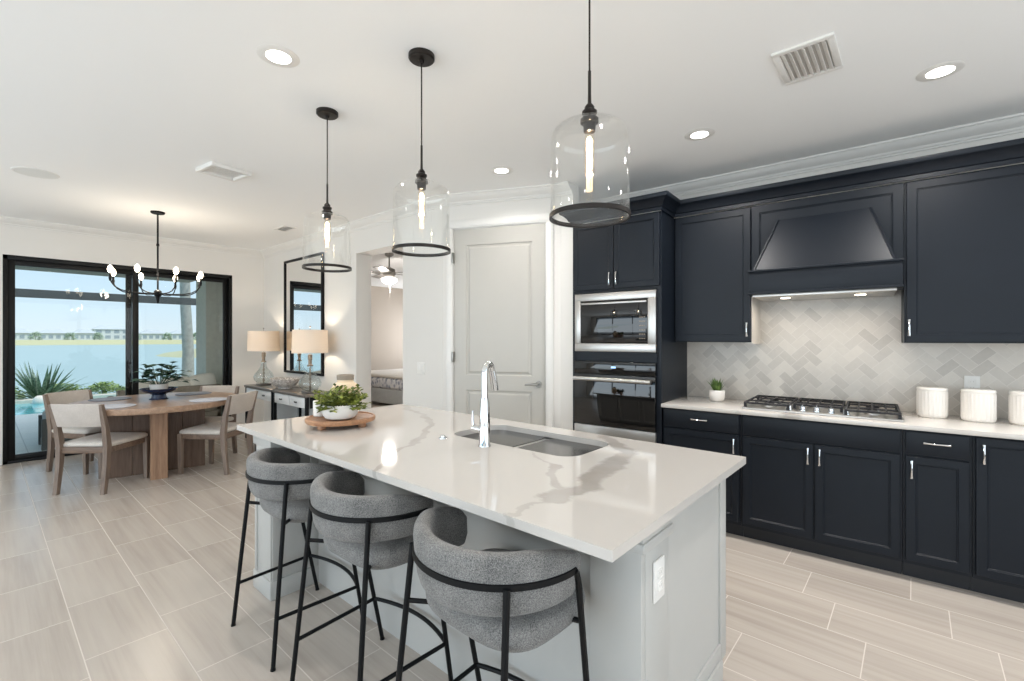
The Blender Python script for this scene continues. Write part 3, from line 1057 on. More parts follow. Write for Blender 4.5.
# cooktop
ck = kthing('cooktop', 'five-burner gas cooktop with black cast-iron grates', 'cooktop', 0.55, 0.085, 0.914)
W, Dp = 0.885, 0.53
G().box(0, W, 0, Dp, 0, 0.014, 0.005).build('tray', 'steel', ck, 'stainless cooktop tray')
for (x, y, r_) in ((0.15, 0.16, 0.040), (0.15, 0.39, 0.034), (0.44, 0.32, 0.055), (0.735, 0.16, 0.034), (0.735, 0.39, 0.044)):
    o = G().solid([(r_ * 1.25, 0.012), (r_ * 1.25, 0.022), (r_, 0.026), (r_ * 0.95, 0.03)], 24, x, y).build('burner', 'steel', ck)
    G().solid([(r_ * 0.8, 0.029), (r_ * 0.85, 0.036), (r_ * 0.7, 0.041)], 24, x, y).build('burner_cap', 'iron', o)
for a, b in ((0.012, 0.292), (0.302, 0.583), (0.593, 0.873)):
    g = G()
    y0 = 0.025 if a != 0.302 else 0.13
    y1 = Dp - 0.02
    zt = 0.052
    for y in (y0, y1):
        g.box(a, b, y - 0.006, y + 0.006, zt - 0.014, zt, 0.003, 1)
    for x in (a + 0.006, b - 0.006):
        g.box(x - 0.006, x + 0.006, y0, y1, zt - 0.014, zt, 0.003, 1)
    for k in range(1, 4):
        x = a + (b - a) * k / 4
        g.box(x - 0.005, x + 0.005, y0, y1, zt - 0.012, zt, 0.003, 1)
    for f in (0.3, 0.7):
        y = y0 + (y1 - y0) * f
        g.box(a, b, y - 0.005, y + 0.005, zt - 0.012, zt, 0.003, 1)
    for x in (a + 0.008, b - 0.008):
        for y in (y0 + 0.004, y1 - 0.004):
            g.box(x - 0.008, x + 0.008, y - 0.008, y + 0.008, 0.013, zt - 0.01)
    g.build('grate', 'iron', ck)
for k in range(5):
    x = 0.285 + k * 0.079
    g = G().solid([(0.022, 0.013), (0.021, 0.02), (0.017, 0.024), (0.016, 0.042), (0.014, 0.044)], 18, x, 0.065)
    g.box(x - 0.0035, x + 0.0035, 0.046, 0.084, 0.040, 0.053, 0.002, 1)
    g.build('knob', 'chrome', ck, 'chrome burner knob')


# canisters
def canister_mesh(r, h):
    g = G()
    n = 96

    def ring(rr, z, rib):
        return [Vector(((rr + (0.0016 * (1 if k % 4 < 2 else -1) if rib else 0)) * math.cos(2 * PI * k / n),
                        (rr + (0.0016 * (1 if k % 4 < 2 else -1) if rib else 0)) * math.sin(2 * PI * k / n), z)) for k in range(n)]
    rs = [ring(r * 0.90, 0, 0), ring(r * 0.97, 0.006, 0), ring(r, 0.02, 1), ring(r, h - 0.03, 1), ring(r, h - 0.026, 0), ring(r * 0.985, h - 0.022, 0)]
    g.rings(rs)
    return g


cans = [(1.585, 0.47, 0.075, 0.188, 'white ribbed canister next to the cooktop'),
        (1.790, 0.43, 0.076, 0.192, 'white ribbed canister in front of the wall outlet'),
        (1.995, 0.44, 0.076, 0.192, 'white ribbed canister cut by the right edge of the photo')]
for i, (u, v, r_, h, lb) in enumerate(cans):
    c = kthing('canister', lb, 'canister', u, v, 0.914, 'white canisters on the wall counter')
    canister_mesh(r_, h).build('jar', 'ceramic', c, smooth=50)
    G().solid([(r_ * 0.9, h - 0.024), (r_ * 0.985, h - 0.021), (r_ * 1.0, h - 0.016), (r_ * 1.0, h - 0.006), (r_ * 0.97, h - 0.001), (r_ * 0.9, h)], 48).build('lid', 'ceramic', c)


def wall_plate(name, label, cat, loc, rz, kind, w=0.074, h=0.117):
    """plate in local xz, facing -y"""
    r = thing(name, label, cat, loc, rz)
    G().box(-w / 2, w / 2, -0.007, -0.0005, -h / 2, h / 2, 0.003).build('plate', 'white_plastic', r)
    if kind == 'outlet':
        for z in (-0.02, 0.02):
            o = G().box(-0.017, 0.017, -0.0095, -0.006, z - 0.014, z + 0.014, 0.004).build('socket', 'white_plastic', r)
            g = G()
            for x in (-0.006, 0.006):
                g.box(x - 0.001, x + 0.001, -0.0100, -0.009, z - 0.002, z + 0.006)
            g.build('slot', 'vent_grey', o, 'grey socket slots')
    else:
        n = 2
        for k in range(n):
            x = (k - (n - 1) / 2) * 0.046
            G().box(x - 0.0165, x + 0.0165, -0.0115, -0.006, -0.033, 0.033, 0.003).build('rocker', 'white_plastic', r)
    return r


wall_plate('wall_outlet', 'white outlet on the marble backsplash behind the canisters', 'outlet', kp(1.79, 0.652, 1.115), KA, 'outlet')
wall_plate('light_switch', 'white double light switch right of the bedroom opening', 'light switch', (-3.755, 2.92, 1.115), 0, 'switch', 0.118, 0.12)


def pot_plant_small():
    r = kthing('potted_succulent', 'small spiky succulent in a white round pot by the backsplash', 'plant', 0.30, 0.44, 0.914)
    G().solid([(0.040, 0), (0.052, 0.012), (0.060, 0.045), (0.058, 0.080), (0.055, 0.086), (0.050, 0.084), (0.050, 0.07)], 32).build('pot', 'matte_white', r)
    g = G()
    for k in range(46):
        a = rng.uniform(0, 2 * PI)
        t = rng.uniform(0.05, 0.62)
        d = Vector((math.cos(a) * t, math.sin(a) * t, 1 - 0.3 * t))
        g.leaf((math.cos(a) * 0.02, math.sin(a) * 0.02, 0.07), d, rng.uniform(0.07, 0.125), 0.017, 0.0)
    g.build('leaves', 'succulent', r)


pot_plant_small()

# ------------------------------------------------------------------ island
isl = thing('kitchen_island', 'large pale grey kitchen island base under the white quartz top', 'island', (-1.73, 1.68, 0))


def L(x0, x1, y0, y1, z0, z1, g, bev=0.0):
    return g.box(x0 + 1.73, x1 + 1.73, y0 - 1.68, y1 - 1.68, z0, z1, bev)


IX0, IX1, IY0, IY1 = -2.84, -0.60, 1.29, 2.06
g = G()
L(IX0, IX1 - 0.02, IY0, IY0 + 0.02, 0.0, 0.886, g)
L(IX0, IX0 + 0.02, IY0 + 0.02, IY1 - 0.02, 0.0, 0.886, g)
L(IX1 - 0.04, IX1 - 0.02, IY0 + 0.02, IY1 - 0.02, 0.0, 0.886, g)
L(IX0, IX1 - 0.02, IY1 - 0.02, IY1, 0.1, 0.886, g)
L(IX0 + 0.02, IX1 - 0.04, IY1 - 0.08, IY1 - 0.06, 0.0, 0.1, g)
g.build('cabinet_body', 'island', isl, smooth=0)
g = G()   # framed end panel with wide front stile
L(IX1 - 0.02, IX1 - 0.008, IY0, IY1, 0.085, 0.886, g)
L(IX1 - 0.01, IX1, IY0, IY0 + 0.17, 0.085, 0.886, g, 0.002)
L(IX1 - 0.01, IX1, IY1 - 0.07, IY1, 0.085, 0.886, g, 0.002)
L(IX1 - 0.01, IX1, IY0 + 0.165, IY1 - 0.065, 0.085, 0.16, g, 0.002)
L(IX1 - 0.01, IX1, IY0 + 0.165, IY1 - 0.065, 0.83, 0.886, g, 0.002)
g.build('end_panel', 'island', isl)
g = G()   # front pilaster at the near end and its cap
L(IX1 - 0.175, IX1 - 0.002, IY0 - 0.025, IY0 + 0.002, 0.0, 0.886, g, 0.003)
g.build('pilaster', 'island', isl)
g = G()
L(IX1 - 0.187, IX1 + 0.012, IY0 - 0.037, IY0 + 0.182, 0.785, 0.815, g, 0.004)
L(IX1 - 0.181, IX1 + 0.007, IY0 - 0.031, IY0 + 0.176, 0.815, 0.886, g, 0.003)
g.build('pilaster_cap', 'island', isl)
g = G()
L(IX1 - 0.185, IX1 + 0.010, IY0 - 0.035, IY0, 0.0, 0.10, g, 0.004)
L(IX1 - 0.02, IX1 + 0.010, IY0, IY1 - 0.07, 0.0, 0.10, g, 0.004)
g.build('baseboard', 'island', isl)
# column carrying the far end of the overhang
g = G()
L(-2.84, -2.62, 1.035, 1.292, 0.0, 0.886, g, 0.003)
cz = [(-2.825, -2.635)]
for a, b, z0, z1 in ((-2.84, -2.815, 0.1, 0.83), (-2.645, -2.62, 0.1, 0.83)):
    L(a, b, 1.028, 1.04, z0, z1, g, 0.002)
L(-2.84, -2.62, 1.028, 1.04, 0.76, 0.83, g, 0.002)
L(-2.625, -2.613, 1.035, 1.08, 0.1, 0.83, g, 0.002)
L(-2.625, -2.613, 1.245, 1.292, 0.1, 0.83, g, 0.002)
g.build('column', 'island', isl)
g = G()
L(-2.85, -2.608, 1.022, 1.292, 0.0, 0.10, g, 0.004)
g.build('column_base', 'island', isl)
g = G()
L(-2.85, -2.608, 1.022, 1.292, 0.815, 0.886, g, 0.004)
g.build('column_cap', 'island', isl)
# doors on the working side
for k in range(4):
    a = IX0 + 0.02 + k * 0.55
    m = Matrix.Translation((a + 0.54 + 1.73, IY1 + 0.02 - 1.68, 0)) @ Matrix.Rotation(PI, 4, 'Z')
    o = G().panel(0, 0.53, 0, 0.02, 0.12, 0.87, 0.06, mat=m).build('door', 'island', isl, smooth=20)

# worktop with the sink cut-out
TX0, TX1, TY0, TY1 = -2.955, -0.535, 0.972, 2.115
SKX0, SKX1, SKY0, SKY1 = -1.845, -1.075, 1.605, 1.985


def rrect(x0, x1, y0, y1, r, n=6):
    out = []
    for cx, cy, a0 in ((x1 - r, y1 - r, 0), (x0 + r, y1 - r, 90), (x0 + r, y0 + r, 180), (x1 - r, y0 + r, 270)):
        for k in range(n + 1):
            a = R(a0 + 90 * k / n)
            out.append((cx + r * math.cos(a), cy + r * math.sin(a)))
    return out


t = bmesh.new()
ox, oy = (TX0 + TX1) / 2, (TY0 + TY1) / 2


def loop(bm, pts, z):
    v = [bm.verts.new((x - ox, y - oy, z)) for x, y in pts]
    return v, [bm.edges.new((v[i], v[(i + 1) % len(v)])) for i in range(len(v))]


_, e1 = loop(t, rrect(TX0, TX1, TY0, TY1, 0.004, 2), 0.0)
_, e2 = loop(t, rrect(SKX0, SKX1, SKY0, SKY1, 0.09, 8), 0.0)
res = bmesh.ops.triangle_fill(t, use_beauty=True, use_dissolve=False, edges=e1 + e2)
ex = bmesh.ops.extrude_face_region(t, geom=t.faces[:])
bmesh.ops.translate(t, vec=(0, 0, 0.028), verts=[q for q in ex['geom'] if isinstance(q, bmesh.types.BMVert)])
g = G()
g.add(t)
o = g.build('worktop', 'quartz', loc=(ox, oy, 0.886), smooth=20)
tag(o, 'white quartz island top with grey veins and a sink cut-out', 'countertop')

# sink
sk = thing('kitchen_sink', 'undermount stainless double-bowl sink in the island', 'sink', ((SKX0 + SKX1) / 2, (SKY0 + SKY1) / 2, 0.886))


def bowl(x0, x1, y0, y1, depth, r=0.07):
    g = G()
    rs = []
    prof = [(0.0, 0.0), (0.004, -0.02), (0.008, -depth * 0.7), (0.018, -depth * 0.9), (0.05, -depth), (0.12, -depth - 0.004)]
    for ins, z in prof:
        rr = max(0.02, r - ins * 0.3)
        rs.append([Vector((x, y, z)) for x, y in rrect(x0 + ins, x1 - ins, y0 + ins, y1 - ins, rr, 8)])
    # outer skin gives the sheet its thickness
    rs2 = [[Vector((x, y, z - 0.002)) for x, y in rrect(x0 + ins - 0.002, x1 - ins + 0.002, y0 + ins - 0.002, y1 - ins + 0.002, max(0.02, r - ins * 0.3), 8)] for ins, z in prof[::-1]]
    g.rings(rs + rs2, True)
    return g


bx0, bx1, by0, by1 = -0.395, 0.395, -0.20, 0.20
o = bowl(bx0, -0.015, by0, by1, 0.19).build('basin', 'sink', sk)
G().solid([(0.045, -0.19), (0.043, -0.187), (0.03, -0.19)], 24, -0.2, 0.02).build('drain', 'chrome', o)
o = bowl(0.015, bx1, by0, by1, 0.19).build('basin', 'sink', sk)
G().solid([(0.045, -0.19), (0.043, -0.187), (0.03, -0.19)], 24, 0.2, 0.02).build('drain', 'chrome', o)
G().box(-0.018, 0.018, by0 + 0.03, by1 - 0.03, -0.03, -0.0015, 0.006).build('divider', 'steel', sk)

# faucet
fc = thing('faucet', 'tall chrome pull-down faucet beside the island sink', 'faucet', (-1.505, 1.535, 0.914), R(24))
g = G().solid([(0.030, 0), (0.030, 0.004), (0.0265, 0.01), (0.0255, 0.10), (0.022, 0.20), (0.0175, 0.225)], 24)
g.build('body', 'chrome', fc)
pts, rad = [(0, 0, 0.215)], [0.0165]
pts.append((0, 0, 0.30)); rad.append(0.0165)
for k in range(0, 9):
    a = PI - PI * k / 8 * 0.92
    pts.append((0.008 + 0.008 * math.cos(a), 0.030 + 0.030 * math.cos(a), 0.335 + 0.044 * math.sin(a)))
    rad.append(0.0155)
g = G().tube(pts, rad, 14)
g.build('spout', 'chrome', fc)
e = Vector(pts[-1])
g = G().tube([e, e + Vector((0.003, 0.010, -0.03)), e + Vector((0.006, 0.020, -0.075)), e + Vector((0.007, 0.024, -0.095))], [0.016, 0.0175, 0.0185, 0.017], 14)
g.build('spray_head', 'chrome', fc)
g = G().cyl((-0.02, 0, 0.075), (-0.062, 0, 0.082), 0.017, 0.015, 16)
g.tube([(-0.056, 0, 0.085), (-0.060, 0.0, 0.12), (-0.058, 0.0, 0.162)], [0.0065, 0.0055, 0.005], 10)
g.build('lever', 'chrome', fc)
bt = G().solid([(0.021, 0.0), (0.021, 0.004), (0.019, 0.007), (0.012, 0.008), (0.011, 0.014), (0.009, 0.015)], 24).build('air_switch', 'chrome', loc=(-1.775, 1.515, 0.914))
tag(bt, 'small round chrome air-switch button left of the faucet', 'button')

p = wall_plate('island_outlet', 'white outlet on the near end panel of the island', 'outlet', (IX1, IY0 + 0.085, 0.67), R(90), 'outlet', 0.076, 0.125)


# ------------------------------------------------------------------ stools
def make_stool(label, loc, rz, group):
    r = thing('counter_stool', label, 'stool', loc, rz, group)
    # seat cushion: rounded D
    g = G()
    n = 40

    def sring(s, z):
        out = []
        for k in range(n):
            a = 2 * PI * k / n
            ca, sa = math.cos(a), math.sin(a)
            e = 2 / 3.5
            x = 0.228 * math.copysign(abs(ca) ** e, ca)
            y = 0.204 * math.copysign(abs(sa) ** e, sa)
            out.append(Vector((x * s * (1.0 + 0.10 * (y + 0.2)), (y * 0.97) * s + 0.010, z)))
        return out
    g.rings([sring(0.86, 0.572), sring(0.95, 0.577), sring(0.99, 0.594), sring(1.0, 0.615), sring(0.985, 0.630), sring(0.93, 0.644), sring(0.78, 0.651), sring(0.45, 0.655), sring(0.12, 0.656)])
    g.build('seat', 'grey_fabric', r, smooth=60)
    # wrap-around back: swept rounded section
    g = G()
    m = 34
    phi_m = R(106)
    rings = []
    ns = 16
    for i in range(m + 1):
        ph = -phi_m + 2 * phi_m * i / m
        edge = 1 - abs(ph) / phi_m
        cap = min(1, math.sqrt(max(0, 1 - (1 - min(1, edge / 0.10)) ** 2)) * 0.94 + 0.06)
        low = 0.05 * max(0, (abs(ph) / phi_m - 0.55) / 0.45) ** 1.5
        zt, zb = 0.850 - low, 0.676 + 0.012 * (abs(ph) / phi_m)
        zc, hh = (zt + zb) / 2, (zt - zb) / 2 * (0.5 + 0.5 * cap)
        th = 0.031 * cap
        rad = 0.270
        cx, cy = math.sin(ph), -math.cos(ph)
        ring = []
        for k in range(ns):
            a = 2 * PI * k / ns
            e = 0.55
            rr = rad - 0.03 + th * math.copysign(abs(math.cos(a)) ** e, math.cos(a))
            zz = zc + hh * math.copysign(abs(math.sin(a)) ** e, math.sin(a))
            rr += 0.010 * (zz - zc) / 0.09      # leans outward at the top
            ring.append(Vector((cx * rr, cy * rr * 0.98, zz)))
        rings.append(ring)
    g.rings(rings)
    g.build('backrest', 'grey_fabric', r, smooth=60)
    # flat metal band round the back
    g = G()
    rings = []
    for i in range(m + 1):
        ph = -R(92) + 2 * R(92) * i / m
        cx, cy = math.sin(ph), -math.cos(ph)
        ring = []
        for dr, dz in ((0.0, -0.010), (0.011, -0.008), (0.011, 0.008), (0.0, 0.010)):
            rr = 0.267 + dr
            ring.append(Vector((cx * rr, cy * rr * 0.98, 0.772 + dz)))
        rings.append(ring)
    g.rings(rings)
    g.build('band', 'black', r, smooth=30)
    tr_ = 0.0095
    for sx in (-1, 1):
        top = (sx * 0.200, -0.192, 0.772)
        G().tube([(sx * 0.235, -0.262, 0.004), top], tr_, 10).cyl((sx * 0.235, -0.262, 0.0), (sx * 0.235, -0.262, 0.006), 0.011, n=10).build('leg', 'black', r)
        top = (sx * 0.274, 0.004, 0.772)
        G().tube([(sx * 0.240, 0.165, 0.004), (sx * 0.270, 0.030, 0.72), (sx * 0.273, 0.014, 0.762), top], tr_, 10).cyl((sx * 0.240, 0.165, 0.0), (sx * 0.240, 0.165, 0.006), 0.011, n=10).build('leg', 'black', r)
        # side foot bar
        z = 0.205
        a = (sx * 0.2257, -0.2434, z)
        b = (sx * 0.2468, 0.1268, z)
        G().tube([a, b], 0.008, 8).build('side_bar', 'black', r)
    g = G()
    pts = []
    for k in range(13):
        t_ = -1 + 2 * k / 12
        pts.append((0.2468 * t_, 0.1268 + 0.05 * (1 - t_ * t_), 0.205))
    g.tube(pts, 0.0085, 8)
    g.build('foot_rest', 'black', r)
    for sx in (-1, 1):
        G().tube([(sx * 0.2085, -0.207, 0.598), (sx * 0.15, -0.15, 0.590)], 0.008, 8).build('seat_bracket', 'black', r)
        G().tube([(sx * 0.2605, 0.068, 0.598), (sx * 0.17, 0.05, 0.590)], 0.008, 8).build('seat_bracket', 'black', r)
    return r


SG = 'grey counter stools at the island'
st = make_stool('grey upholstered counter stool at the far end of the island, next to its column', (-2.295, 1.08, 0), 0, SG)
dup(st, 'grey upholstered counter stool between the other two, in front of the sink', (-1.645, 1.08, 0), R(1.0), SG)
dup(st, 'grey upholstered counter stool nearest the camera at the open corner of the island', (-0.98, 1.075, 0), R(-1.0), SG)


# ------------------------------------------------------------------ pendants
def make_pendant(label, loc, group):
    r = thing('pendant_light', label, 'pendant light', loc, 0, group)
    G().solid([(0.062, 0.0), (0.062, -0.018), (0.056, -0.024), (0.012, -0.026), (0.010, -0.04)], 32).build('canopy', 'bronze', r)
    G().cyl((0, 0, -0.03), (0, 0, -0.4530), 0.0034, n=8).build('cord', 'bronze', r)
    G().tube([(0, 0, -0.4330), (0, 0, -0.5130), (0, 0, -0.5580)], [0.0055, 0.0055, 0.007], 10).build('stem', 'bronze', r)
    G().solid([(0.010, -0.5480), (0.017, -0.5580), (0.017, -0.5680), (0.026, -0.5730), (0.026, -0.5810), (0.021, -0.5860), (0.022, -0.5930), (0.031, -0.5990), (0.031, -0.6130), (0.022, -0.6160), (0.020, -0.6430), (0.012, -0.6470)], 24).build('socket', 'bronze', r)
    R0 = 0.135
    prof = [(0.029, -0.6130), (0.07, -0.6170), (0.098, -0.6230), (0.117, -0.6340), (0.129, -0.6500), (0.1342, -0.6710), (0.135, -0.7330), (0.135, -0.9380)]
    inner = [(rr - 0.003, zz - (0.003 if i < 4 else 0)) for i, (rr, zz) in enumerate(prof)]
    G().lathe(prof + inner[::-1] + [prof[0]], 56).build('glass_shade', 'pendant_glass', r, 'clear glass shade', smooth=60)
    G().lathe([(0.1325, -0.9280), (0.139, -0.9280), (0.139, -0.9430), (0.1325, -0.9430), (0.1325, -0.9280)], 56).build('ring', 'bronze', r)
    b = G().lathe([(0.012, -0.6430), (0.016, -0.6530), (0.0185, -0.6730), (0.0185, -0.7830), (0.014, -0.7980), (0.003, -0.8030)], 20).build('bulb', 'bulb_glass', r, smooth=60)
    g = G()
    for k in range(6):
        a = 2 * PI * k / 6
        g.tube([(0.003 * math.cos(a), 0.003 * math.sin(a), -0.6610), (0.0095 * math.cos(a), 0.0095 * math.sin(a), -0.6730), (0.0085 * math.cos(a), 0.0085 * math.sin(a), -0.7680)], 0.0016, 5)
    g.build('filament', 'filament', b)
    return r


PG = 'glass pendants over the island'
pd = make_pendant('clear glass pendant over the far end of the island, near the mirror wall', (-2.655, 1.365, CEIL), PG)
dup(pd, 'middle one of the three clear glass pendants over the island', (-1.785, 1.39, CEIL), 0.4, PG)
dup(pd, 'largest looking clear glass pendant, hanging in front of the oven tower', (-0.85, 1.385, CEIL), 0.9, PG)
for x, y in ((-2.655, 1.365), (-1.785, 1.39), (-0.85, 1.385)):
    lamp('pendant_lamp', 'POINT', (x, y, CEIL - 0.70), (0, 0, 0), 2.5, (1.0, 0.84, 0.66), shadow_soft_size=0.012)

# ------------------------------------------------------------------ ceiling fittings
g0 = None
CG = 'recessed ceiling downlights'
labels = ['recessed ceiling downlight nearest the camera, left of the pendants',
          'recessed ceiling downlight in front of the pantry door',
          'recessed ceiling downlight near the crown over the left upper cabinet',
          'recessed ceiling downlight at the upper right, near the right upper cabinet']
for i, (x, y) in enumerate(CAN_SPOTS):
    if i == 0:
        g0 = thing('downlight', labels[0], 'downlight', (x, y, CEIL), 0, CG)
        G().lathe([(0.056, -0.004), (0.088, -0.003), (0.094, 0.0), (0.056, 0.0), (0.056, -0.004)], 40).build('trim_ring', 'white_plastic', g0)
        G().solid([(0.057, -0.0005), (0.057, -0.0035), (0.05, -0.0045)], 40).build('lens', 'can_lens', g0)
    else:
        dup(g0, labels[i], (x, y, CEIL), 0, CG)


def vent(label, loc, w, d, nslat, rz=0.0, deep=0.012, tilt=38):
    r = thing('air_vent', label, 'air vent', loc, rz, 'ceiling air vents')
    g = G()
    f = 0.03
    g.box(-w / 2, w / 2, -d / 2, -d / 2 + f, -deep, 0, 0.003).box(-w / 2, w / 2, d / 2 - f, d / 2, -deep, 0, 0.003)
    g.box(-w / 2, -w / 2 + f, -d / 2 + f, d / 2 - f, -deep, 0, 0.003).box(w / 2 - f, w / 2, -d / 2 + f, d / 2 - f, -deep, 0, 0.003)
    g.build('frame', 'white_plastic', r)
    G().box(-w / 2 + f, w / 2 - f, -d / 2 + f, d / 2 - f, -0.002, 0).build('duct', 'vent_grey', r, 'dark duct behind the slats', smooth=0)
    for k in range(nslat):
        x = -w / 2 + f + (w - 2 * f) * (k + 0.5) / nslat
        m = Matrix.Translation((x, 0, -0.010)) @ Matrix.Rotation(R(tilt), 4, 'Y')
        G().box(-0.011, 0.011, -d / 2 + f, d / 2 - f, -0.001, 0.001, mat=m).build('slat', 'white_plastic', r)
    return r


vent('square white slatted air vent in the kitchen ceiling', (-0.395, 2.65, CEIL), 0.25, 0.345, 7)
vent('white air vent in the ceiling between the pendants and the chandelier', (-4.20, 1.29, CEIL), 0.27, 0.30, 10, R(8), 0.03, 8)
vent('faint white air vent in the ceiling near the mirror wall', (-5.84, 2.46, CEIL), 0.30, 0.16, 4, 0, 0.008)
sp = thing('ceiling_speaker', 'round white flush speaker in the ceiling at the left edge', 'speaker', (-5.43, 0.30, CEIL))
G().lathe([(0.125, -0.006), (0.138, -0.004), (0.142, 0.0), (0.125, 0.0), (0.125, -0.006)], 48).build('rim', 'white_plastic', sp)
G().solid([(0.125, 0.0), (0.125, -0.005), (0.05, -0.0065)], 48).build('grille', 'white_plastic', sp)

# ------------------------------------------------------------------ things on the island
tray = thing('serving_tray', 'round acacia wood tray on small feet on the island', 'tray', (-2.495, 1.365, 0.914))
G().solid([(0.174, 0.022), (0.187, 0.026), (0.191, 0.034), (0.191, 0.046), (0.185, 0.052), (0.176, 0.052), (0.172, 0.047)], 56).build('board', 'tray', tray)
for k in range(4):
    a = R(20 + 90 * k)
    G().solid([(0.017, 0.0), (0.022, 0.006), (0.022, 0.016), (0.018, 0.025)], 16, 0.15 * math.cos(a), 0.15 * math.sin(a)).build('foot', 'tray', tray)
TZ = 0.914 + 0.0475
pl = thing('potted_plant', 'bushy green plant in a white bowl on the wooden tray', 'plant', (-2.43, 1.325, TZ))
G().solid([(0.050, 0.0), (0.080, 0.012), (0.097, 0.038), (0.100, 0.062), (0.096, 0.084), (0.092, 0.084), (0.093, 0.07), (0.075, 0.068)], 40).build('bowl', 'matte_white', pl)
g = G()
stems = []
for k in range(105):
    a = rng.uniform(0, 2 * PI)
    el = rng.uniform(0.12, 1.4)
    ln = rng.uniform(0.05, 0.125)
    d = Vector((math.cos(a) * math.cos(el), math.sin(a) * math.cos(el), math.sin(el) * 0.9))
    b = Vector((math.cos(a) * 0.05, math.sin(a) * 0.05, 0.07))
    tip = b + d * ln
    if el < 0.35:
        tip.z -= 0.02
    stems.append((b, tip))
    for q in range(7):
        f = 0.3 + 0.7 * q / 6
        c = b.lerp(tip, f)
        aa = rng.uniform(0, 2 * PI)
        dd = (d + Vector((math.cos(aa), math.sin(aa), rng.uniform(-0.3, 0.5))) * 0.9)
        g.leaf(c, dd, rng.uniform(0.026, 0.042), rng.uniform(0.019, 0.028), 0.2)
g.build('foliage', 'leaf', pl)
g = G()
for b, tip in stems:
    g.tube([b, tip], 0.0012, 4)
g.build('stems', 'leaf', pl)
vs = G().solid([(0.045, 0), (0.065, 0.008), (0.082, 0.05), (0.088, 0.105), (0.083, 0.15), (0.066, 0.178), (0.048, 0.190), (0.046, 0.205)], 40)
va = thing('vase', 'round cream vase with a taupe rim standing behind the plant', 'vase', (-2.585, 1.443, TZ))
vs.build('body', 'cream', va)
G().lathe([(0.045, 0.203), (0.049, 0.206), (0.050, 0.230), (0.046, 0.234), (0.040, 0.232), (0.039, 0.198), (0.045, 0.203)], 40).build('rim', 'taupe_clay', va, 'taupe rim')
cu = thing('candle_jar', 'small white candle jar on the tray left of the plant', 'candle', (-2.615, 1.30, TZ))
G().solid([(0.034, 0), (0.038, 0.004), (0.038, 0.086), (0.036, 0.09), (0.033, 0.088), (0.033, 0.075)], 32).build('jar', 'ceramic', cu)
G().cyl((0, 0, 0.074), (0, 0, 0.084), 0.0012, n=6).build('wick', 'black', cu)

# ------------------------------------------------------------------ dining set
TC = (-6.12, 1.25)
tb = thing('dining_table', 'round brown oak dining table on a crossed plank pedestal', 'table', (TC[0], TC[1], 0))
n = 72
G().solid([(0.715, 0.70), (0.735, 0.704), (0.742, 0.715), (0.742, 0.752), (0.735, 0.76), (0.70, 0.7605)], n).build('top', 'oak_top', tb)


def slab(g, length, thick, ang, z1=0.70):
    m = Matrix.Rotation(ang, 4, 'Z')
    k = 4
    for i in range(k):
        a = -length / 2 + length * i / k
        g.box(a + 0.001, a + length / k - 0.001, -thick / 2, thick / 2, 0.0, z1, 0.004, 1, mat=m)
    return g


slab(G(), 0.84, 0.12, R(80)).build('pedestal_slab', 'oak_dark', tb)
for s_ in (-1, 1):
    m = Matrix.Rotation(R(-10), 4, 'Z') @ Matrix.Translation((s_ * 0.23, 0, 0))
    G().box(-0.165, 0.165, -0.07, 0.07, 0.0, 0.70, 0.004, 1, mat=m).build('pedestal_post', 'oak_post' if s_ > 0 else 'oak_dark', tb, 'honey coloured post' if s_ > 0 else None)


